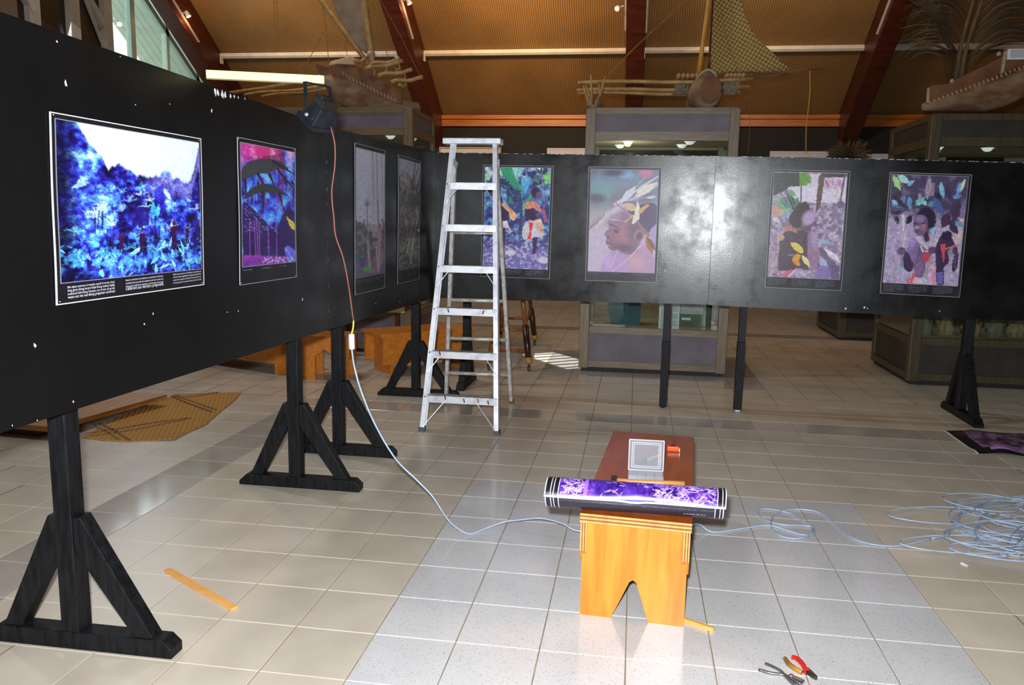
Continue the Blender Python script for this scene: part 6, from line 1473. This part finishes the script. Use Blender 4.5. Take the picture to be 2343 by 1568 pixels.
# ---- 7: seated profile under leaves
cv = Cv(142, 206, ((262, 125), (1107, 150), (1022, 1365), (190, 1335)))
n1 = vnoise(cv.h, cv.w, 40, 26, 71, 3); cv.a = shade(n1, [(.2, (90, 74, 110)), (.5, (140, 122, 156)), (.8, (196, 180, 206))])
cv.poly([(430, 300), (780, 160), (1107, 190), (1090, 480), (800, 480), (560, 480), (440, 380)], (214, 206, 232)); cv.poly([(560, 150), (780, 160), (770, 300), (620, 300)], (206, 190, 222)); cv.poly([(840, 200), (1065, 195), (1060, 330), (835, 330)], (206, 170, 206), 1, .5, 3)
for k in range(14): cv.ell(860 + 16 * k, 260 + rr.uniform(-20, 30), 7, 30, rr.choice([(150, 100, 160), (210, 150, 170), (120, 90, 150)]))
cv.line([(985, 250), (1000, 340), (970, 430)], 16, (214, 176, 196)); cv.poly([(800, 150), (1107, 155), (1107, 195), (790, 195)], (60, 50, 50)); cv.poly([(780, 170), (850, 170), (800, 520), (745, 600), (755, 420)], (84, 64, 60)); cv.line([(1080, 170), (1030, 460)], 20, (84, 74, 84)); cv.line([(580, 290), (578, 480)], 18, (86, 74, 92)); cv.ell(1030, 500, 46, 46, (96, 84, 112))
cv.poly([(262, 130), (560, 140), (560, 290), (430, 300), (400, 340), (250, 400)], (58, 58, 58)); cv.poly([(560, 140), (650, 140), (690, 200), (680, 260), (600, 290), (560, 270)], (86, 136, 46), sm=True)
for x_, y_, a_, l_, c_ in ((270, 400, .9, 190, (110, 156, 120)), (280, 470, .5, 180, (96, 140, 92)), (330, 420, .8, 220, (60, 110, 110)), (400, 340, 1.0, 240, (50, 70, 60)), (450, 400, 1.2, 260, (40, 62, 50)), (410, 330, .6, 150, (96, 146, 110)), (540, 410, 1.7, 160, (60, 96, 76)), (310, 590, -.3, 160, (120, 150, 110)), (270, 560, .2, 120, (206, 150, 110)), (400, 560, .9, 120, (90, 170, 190)), (240, 660, .3, 110, (216, 200, 210))):
    cv.leaf(x_, y_, a_, l_, 60, c_, (150, 190, 150))
cv.poly([(240, 540), (300, 500), (340, 640), (250, 650)], (204, 140, 110), .8)
cv.poly([(330, 880), (420, 800), (600, 800), (700, 900), (760, 1000), (790, 1150), (760, 1240), (520, 1260), (310, 1270), (320, 1050)], (66, 52, 64), sm=True)
cv.poly([(440, 640), (520, 520), (620, 470), (680, 540), (740, 640), (756, 740), (746, 820), (680, 850), (580, 790), (480, 760)], (84, 66, 76), sm=True)
cv.poly([(560, 480), (650, 470), (670, 560), (600, 640), (560, 760), (470, 740), (440, 640)], (54, 44, 48), sm=True); cv.ell(670, 660, 76, 90, (168, 138, 190), .2, .6); cv.line([(630, 770), (760, 690)], 12, (70, 50, 70)); cv.ell(720, 780, 30, 26, (180, 150, 196)); cv.ell(726, 792, 12, 10, (50, 36, 60)); cv.ell(752, 770, 16, 22, (120, 96, 140))
cv.poly([(650, 800), (740, 830), (780, 1000), (790, 1150), (740, 1250), (660, 1240), (650, 1000)], (132, 96, 132), sm=True); cv.ell(730, 900, 40, 110, (170, 140, 196), -.15, .8, .8)
cv.poly([(780, 1000), (830, 1000), (900, 1100), (990, 1190), (1020, 1260), (1010, 1350), (930, 1350), (900, 1230), (860, 1150), (800, 1080)], (92, 76, 110), sm=True); cv.poly([(800, 1100), (880, 1150), (870, 1230), (790, 1200)], (150, 160, 210)); cv.ell(830, 1300, 100, 90, (110, 92, 160), 0, .4); cv.poly([(830, 1000), (1000, 1080), (1025, 1170), (900, 1090)], (216, 208, 230)); cv.leaf(760, 900, .3, 220, 50, (130, 160, 200))
for k in range(4): cv.line([(945 + 22 * k, 1210), (935 + 24 * k, 1340)], 16, (78, 62, 100)); cv.line([(957 + 22 * k, 1230), (950 + 24 * k, 1340)], 4, (160, 140, 190))
cv.poly([(230, 980), (330, 980), (310, 1120), (310, 1280), (195, 1330), (200, 1150)], (156, 128, 150), 1, .6, 8); cv.ell(340, 880, 46, 40, (186, 140, 120)); cv.poly([(420, 690), (450, 760), (540, 800), (530, 830), (440, 800), (380, 820), (400, 760)], (176, 100, 80))
cv.poly([(455, 940), (540, 950), (600, 1010), (600, 1060), (530, 1040), (480, 1000)], (222, 190, 70), sm=True); cv.poly([(520, 1070), (575, 1080), (560, 1140), (570, 1200), (520, 1200), (475, 1130)], (216, 132, 40), sm=True); cv.leaf(590, 1080, 1.0, 180, 56, (232, 214, 130)); cv.line([(430, 1080), (520, 1090)], 10, (130, 120, 130))
cv.poly([(320, 1270), (510, 1255), (460, 1330), (330, 1330)], (206, 80, 110)); cv.poly([(320, 1275), (400, 1265), (380, 1310)], (110, 176, 214)); cv.line([(440, 1330), (520, 1250)], 16, (220, 200, 220))
for k in range(16): cv.line([(520 + rr.uniform(0, 60), 1240), (470 + 14 * k, 1340)], 5, (170, 146, 190), .8)
cv.dabs(1300, 7, .35, 9); cv.grain(.1, 3, 9)
img = compose(cv, .034, .025, .964, .905, 154, 236, 5, gam=.72, line=(150, 146, 156), edge=(206, 202, 206), bd=(42, 40, 48))
poster(7, 3, ((1766.5, 388), (1945.4, 391.8), (1925, 665.6), (1750, 657.7)), img, 'poster of a seated person in profile with leaves, just right of the glare')

# ---- 8: standing person holding sticks and dark leaves
cv = Cv(146, 206, ((260, 100), (1107, 125), (993, 1352), (157, 1315)))
n1 = vnoise(cv.h, cv.w, 40, 26, 81, 3); cv.a = shade(n1, [(.2, (138, 120, 168)), (.6, (168, 150, 192)), (.9, (196, 180, 206))])
cv.put(np.clip((.42 - cv.Y + (n1 - .5) * .2) * 8, 0, 1), (40, 32, 60), .92); n2 = vnoise(cv.h, cv.w, 12, 9, 82, 3); cv.put((cv.Y < .4) * np.clip((n2 - .52) * 6, 0, 1), (110, 90, 130), .6); cv.put((cv.X > .78) * (cv.Y > .4) * (cv.Y < .62) * np.clip((n2 - .4) * 4, 0, 1), (206, 176, 176), .8)
for x_, y_, a_, l_, w_, c_ in ((270, 110, 1.1, 190, 70, (150, 210, 110)), (320, 110, .6, 170, 80, (150, 215, 215)), (430, 220, -.6, 100, 50, (110, 160, 220)), (400, 330, 1.9, 130, 60, (70, 100, 160)), (450, 340, 1.5, 160, 60, (80, 130, 200)), (250, 330, .7, 230, 60, (34, 26, 40)), (300, 290, .9, 90, 90, (36, 28, 44)), (240, 430, .3, 150, 40, (60, 90, 150)), (250, 390, .5, 90, 50, (120, 180, 226)), (240, 540, -.2, 160, 50, (30, 26, 50)), (300, 560, 1.3, 100, 50, (28, 24, 48)), (520, 440, -.7, 140, 70, (80, 190, 190)), (600, 400, .6, 60, 50, (130, 210, 220)), (650, 440, -.3, 120, 60, (60, 120, 130)), (720, 340, 1.1, 260, 80, (50, 70, 140)), (800, 180, 1.4, 200, 60, (110, 180, 226)), (700, 300, .5, 150, 60, (28, 24, 50)), (860, 200, 1.3, 220, 70, (40, 32, 70)), (980, 310, -1.0, 190, 50, (130, 200, 180)), (1070, 150, 1.9, 150, 40, (190, 220, 150)), (1020, 180, 1.8, 170, 40, (90, 140, 220)), (930, 360, -.3, 110, 50, (80, 130, 200)), (1000, 380, 1.8, 260, 130, (46, 30, 56)), (900, 520, 2.0, 200, 110, (50, 28, 54)), (1060, 420, 1.7, 200, 60, (110, 90, 140)), (860, 640, -.2, 170, 70, (50, 30, 60)), (960, 620, .5, 120, 60, (80, 140, 170)), (900, 640, .9, 160, 90, (40, 28, 56)), (680, 130, 1.7, 260, 70, (150, 130, 160)), (1000, 600, .2, 90, 40, (206, 180, 190)), (560, 300, 1.4, 120, 40, (150, 120, 150)), (480, 560, 2.2, 120, 70, (20, 18, 44))):
    cv.leaf(x_, y_, a_, l_, w_, c_)
cv.poly([(700, 200), (740, 190), (730, 330), (680, 340)], (160, 130, 160), .7)
# torso, clothing, head
cv.poly([(440, 860), (500, 800), (600, 820), (660, 900), (700, 980), (690, 1150), (620, 1260), (540, 1250), (500, 1150), (480, 1060), (430, 960)], (110, 84, 140), sm=True); cv.poly([(560, 900), (690, 920), (700, 1100), (620, 1270), (520, 1230), (500, 1120)], (84, 52, 92), .8); cv.ell(470, 860, 50, 70, (150, 124, 190), .3, .9, .8); cv.ell(560, 1150, 50, 100, (120, 84, 130), 0, .9, .7)
cv.poly([(380, 1040), (420, 960), (480, 1060), (500, 1120), (470, 1195), (400, 1170)], (40, 26, 58), sm=True)
cv.poly([(500, 800), (560, 780), (660, 900), (680, 960), (620, 920)], (190, 176, 206)); cv.line([(580, 900), (600, 960), (660, 960)], 14, (226, 216, 214)); cv.poly([(610, 990), (660, 970), (680, 1040), (640, 1090), (600, 1040)], (206, 40, 60))
cv.poly([(640, 1080), (720, 1060), (760, 1180), (750, 1340), (600, 1330), (620, 1250)], (196, 150, 196), 1, .6, 5); cv.line([(700, 1080), (720, 1330)], 18, (226, 120, 130)); cv.line([(660, 1100), (650, 1330)], 16, (130, 160, 214)); cv.poly([(430, 1290), (500, 1205), (525, 1230), (490, 1325), (430, 1325)], (206, 60, 80)); cv.line([(480, 1230), (450, 1310)], 8, (230, 190, 190)); cv.poly([(500, 1250), (600, 1270), (620, 1330), (490, 1325)], (206, 170, 190))
cv.ell(630, 620, 120, 160, (20, 16, 36), 0, .15); cv.poly([(505, 560), (560, 548), (640, 570), (660, 660), (640, 740), (590, 785), (530, 770), (500, 690), (496, 630)], (92, 62, 100), sm=True); cv.ell(570, 590, 50, 36, (130, 104, 170), 0, .9, .8); cv.ell(610, 690, 30, 44, (150, 84, 100), 0, .9, .8); cv.line([(505, 640), (545, 650)], 12, (34, 22, 48)); cv.line([(575, 645), (625, 635)], 12, (34, 22, 48)); cv.ell(540, 690, 28, 16, (160, 140, 190), 0, .7, .9); cv.line([(515, 738), (570, 742)], 10, (60, 30, 60)); cv.poly([(600, 790), (690, 740), (690, 830), (640, 850)], (40, 26, 50))
cv.line([(380, 560), (395, 700), (375, 930)], 34, (206, 200, 222), 1, 28); cv.line([(420, 600), (390, 760), (370, 930)], 8, (120, 100, 140)); cv.line([(370, 1020), (362, 1150)], 26, (110, 110, 130)); cv.ell(355, 1165, 28, 26, (120, 180, 196)); cv.ell(362, 960, 50, 44, (60, 40, 84), 0, .3)
for k in range(4): cv.line([(325, 938 + 16 * k), (395, 945 + 14 * k)], 8, (104, 76, 130))
for k in range(11): cv.line([(700, 930), (650 + 24 * k, 720 - abs(k - 4) * 8)], 9, rr.choice([(206, 190, 214), (150, 130, 170), (226, 214, 220), (110, 90, 130)]), 1, 5)
cv.leaf(700, 760, -1.2, 90, 60, (110, 170, 214)); cv.poly([(690, 1000), (720, 1010), (640, 1270), (590, 1270)], (150, 130, 150)); cv.ell(605, 1275, 30, 24, (150, 196, 200)); cv.ell(715, 945, 52, 40, (76, 46, 84), .1, .3)
cv.poly([(740, 930), (800, 790), (900, 780), (960, 870), (1000, 960), (990, 1130), (950, 1190), (930, 1150), (950, 980), (890, 1090), (840, 1160), (840, 1330), (760, 1330), (750, 1100)], (40, 26, 56), sm=True); cv.ell(870, 780, 60, 56, (28, 16, 44)); cv.poly([(800, 880), (860, 870), (840, 1100), (820, 1000)], (206, 60, 70)); cv.line([(860, 930), (990, 890)], 22, (190, 96, 80)); cv.poly([(880, 960), (940, 900), (930, 1030), (900, 1080)], (150, 140, 170), .8); cv.line([(960, 940), (970, 1140)], 24, (70, 50, 90)); cv.poly([(760, 1200), (830, 1190), (830, 1330), (760, 1330)], (84, 70, 150))
cv.dabs(1500, 7, .4, 10); cv.grain(.09, 3, 10)
img = compose(cv, .036, .024, .962, .905, 158, 240, 5, gam=.72, line=(150, 146, 160), edge=(200, 196, 206), bd=(36, 35, 42))
poster(8, 3, ((2036.5, 393.9), (2223.7, 399.8), (2195.5, 681), (2013.5, 671.4)), img, 'rightmost poster: person holding sticks among dark leaves')

# ---- 9: rolled poster lying across the bench
w, h = 300, 150
n1 = vnoise(h, w, 8, 16, 91, 4); n2 = vnoise(h, w, 40, 80, 92, 3); Xc, Yc = np.meshgrid(np.linspace(0, 1, w), np.linspace(0, 1, h))
img = shade(np.clip(n1 * .9 + (n2 - .5) * .5, 0, 1), [(.2, (34, 10, 80)), (.5, (84, 44, 160)), (.75, (130, 84, 205)), (1, (206, 160, 240))])
img[(np.abs(Xc - .42) < .14)] = img[(np.abs(Xc - .42) < .14)] * .55 + np.array((50, 24, 120)) * .45
rr9 = np.random.default_rng(9)
for k in range(420):       # reeds and twigs
    side = rr9.random(); x = rr9.uniform(.09, .2) if side < .3 else (rr9.uniform(.6, .94) if side < .9 else rr9.uniform(.3, .6)); y = rr9.uniform(.0, .36); a = rr9.uniform(-1.2, 1.2); L_ = rr9.uniform(4, 16)
    for t_ in np.linspace(0, 1, 14):
        xi, yi = int(x * w + math.cos(a) * L_ * t_), int(y * h + math.sin(a) * L_ * t_)
        if 0 <= xi < w and 0 <= yi < h: img[yi, xi] = img[yi, xi] * .35 + np.array((232, 196, 250)) * .65
img[:, int(.22 * w):int(.24 * w)] = (150, 104, 220)
cap_ = Yc > .70; img[cap_] = (40, 38, 48)
img[(Xc < .075) | (Xc > .955)] = (24, 22, 30)
for a_, b_ in ((0, .0034), (.032, .0354), (.048, .0514), (.076, .0794), (.953, .9565), (.977, .9805), (.9965, 1.1)): img[(Xc >= a_) & (Xc < b_)] = (230, 228, 240)
img[:3] = (238, 236, 246); img[-2:] = (230, 228, 240)
for yy_, xa_, xb_, c_ in ((.86, .78, .90, (200, 200, 214)), (.80, .5, .62, (96, 94, 110)), (.92, .55, .95, (90, 88, 104)), (.93, .3, .5, (84, 82, 98))):
    m_ = (rr9.random(int(xb_ * w) - int(xa_ * w)) > .3); seg = img[int(yy_ * h), int(xa_ * w):int(xb_ * w)]; seg[m_] = c_
RX0, RX1, RYC, RR = .632, 1.362, .022, .064
P = np.zeros((h, w, 3))
for i in range(h):
    f = i / (h - 1); th = math.radians(178) - f * math.radians(372); r_ = RR - .0045 * f
    jl = .0
    P[i, :, 0] = np.linspace(RX0 + (.012 * math.sin(f * 3.0)), RX1 + .006 * math.sin(f * 5), w)
    P[i, :, 1] = RYC + r_ * math.cos(th); P[i, :, 2] = BH + .0015 + RR + r_ * math.sin(th)
k_ = np.clip(1 - np.arange(h) / 12, 0, 1)[:, None]; P[..., 2] -= (.005 * np.exp(-((np.linspace(0, 1, w) - .5) / .06) ** 2))[None, :] * k_
P[..., 1] -= (.004 + .003 * np.sin(np.linspace(0, 8, w)))[None, :] * k_
o = grid_print('rolled_poster', P, img, 'print_gloss'); tag(o, 'glossy purple poster loosely rolled and laid across the foreground bench', 'poster')
so = o.modifiers.new('thick', 'SOLIDIFY'); so.thickness = .0008; so.offset = -1

# ---- 10: poster curling on the floor at the right edge
w, h = 150, 110
n1 = vnoise(h, w, 10, 14, 101, 4); Xc, Yc = np.meshgrid(np.linspace(0, 1, w), np.linspace(0, 1, h))
img = shade(n1, [(.25, (22, 14, 30)), (.5, (52, 34, 56)), (.75, (110, 74, 104)), (1, (190, 140, 170))])
m_ = np.clip((Yc - .45 + (n1 - .5) * .5) * 6, 0, 1)[..., None]; img = img * (1 - m_) + np.array((126, 84, 146)) * m_
for k in range(40):
    x, y = rr9.uniform(.15, 1), rr9.uniform(.3, .9); e = np.exp(-(((Xc - x) / .03) ** 2 + ((Yc - y) / .05) ** 2))[..., None]; img = img * (1 - e * .8) + np.array(((30, 20, 40), (206, 150, 150), (60, 30, 60), (20, 16, 30))[k % 4]) * e * .8
img = 255 * (np.clip(img, 0, 255) / 255) ** .7
bd = (Xc < .13) | (Yc < .06) | (Yc > .95); img[bd] = (22, 20, 26); img[Xc < .018] = (214, 210, 216)
A_, B_, C_, D_ = np.array([3.508, 3.63, 0]), np.array([4.45, 3.66, 0]), np.array([4.32, 2.93, 0]), np.array([3.50, 2.955, 0])
u = Xc[..., None]; v = Yc[..., None]; P = (A_ * (1 - u) + B_ * u) * (1 - v) + (D_ * (1 - u) + C_ * u) * v
z = .004 + .035 * np.exp(-((Yc - .12) / .12) ** 2) * np.clip(Xc * 5, 0, 1) * (.7 + .3 * np.sin(Xc * 9)) + .055 * np.exp(-((Yc - .90) / .10) ** 2 - ((Xc - .22) / .16) ** 2) + .012 * np.sin(Xc * 8 + 1) * np.sin(Yc * 3.14) ** 2 * np.clip(Xc * 4, 0, 1)
P[..., 2] = np.maximum(z, .003); o = grid_print('floor_poster', P, img, 'print'); tag(o, 'poster curling on the floor beside the far right stand', 'poster')
so = o.modifiers.new('thick', 'SOLIDIFY'); so.thickness = .0012; so.offset = -1
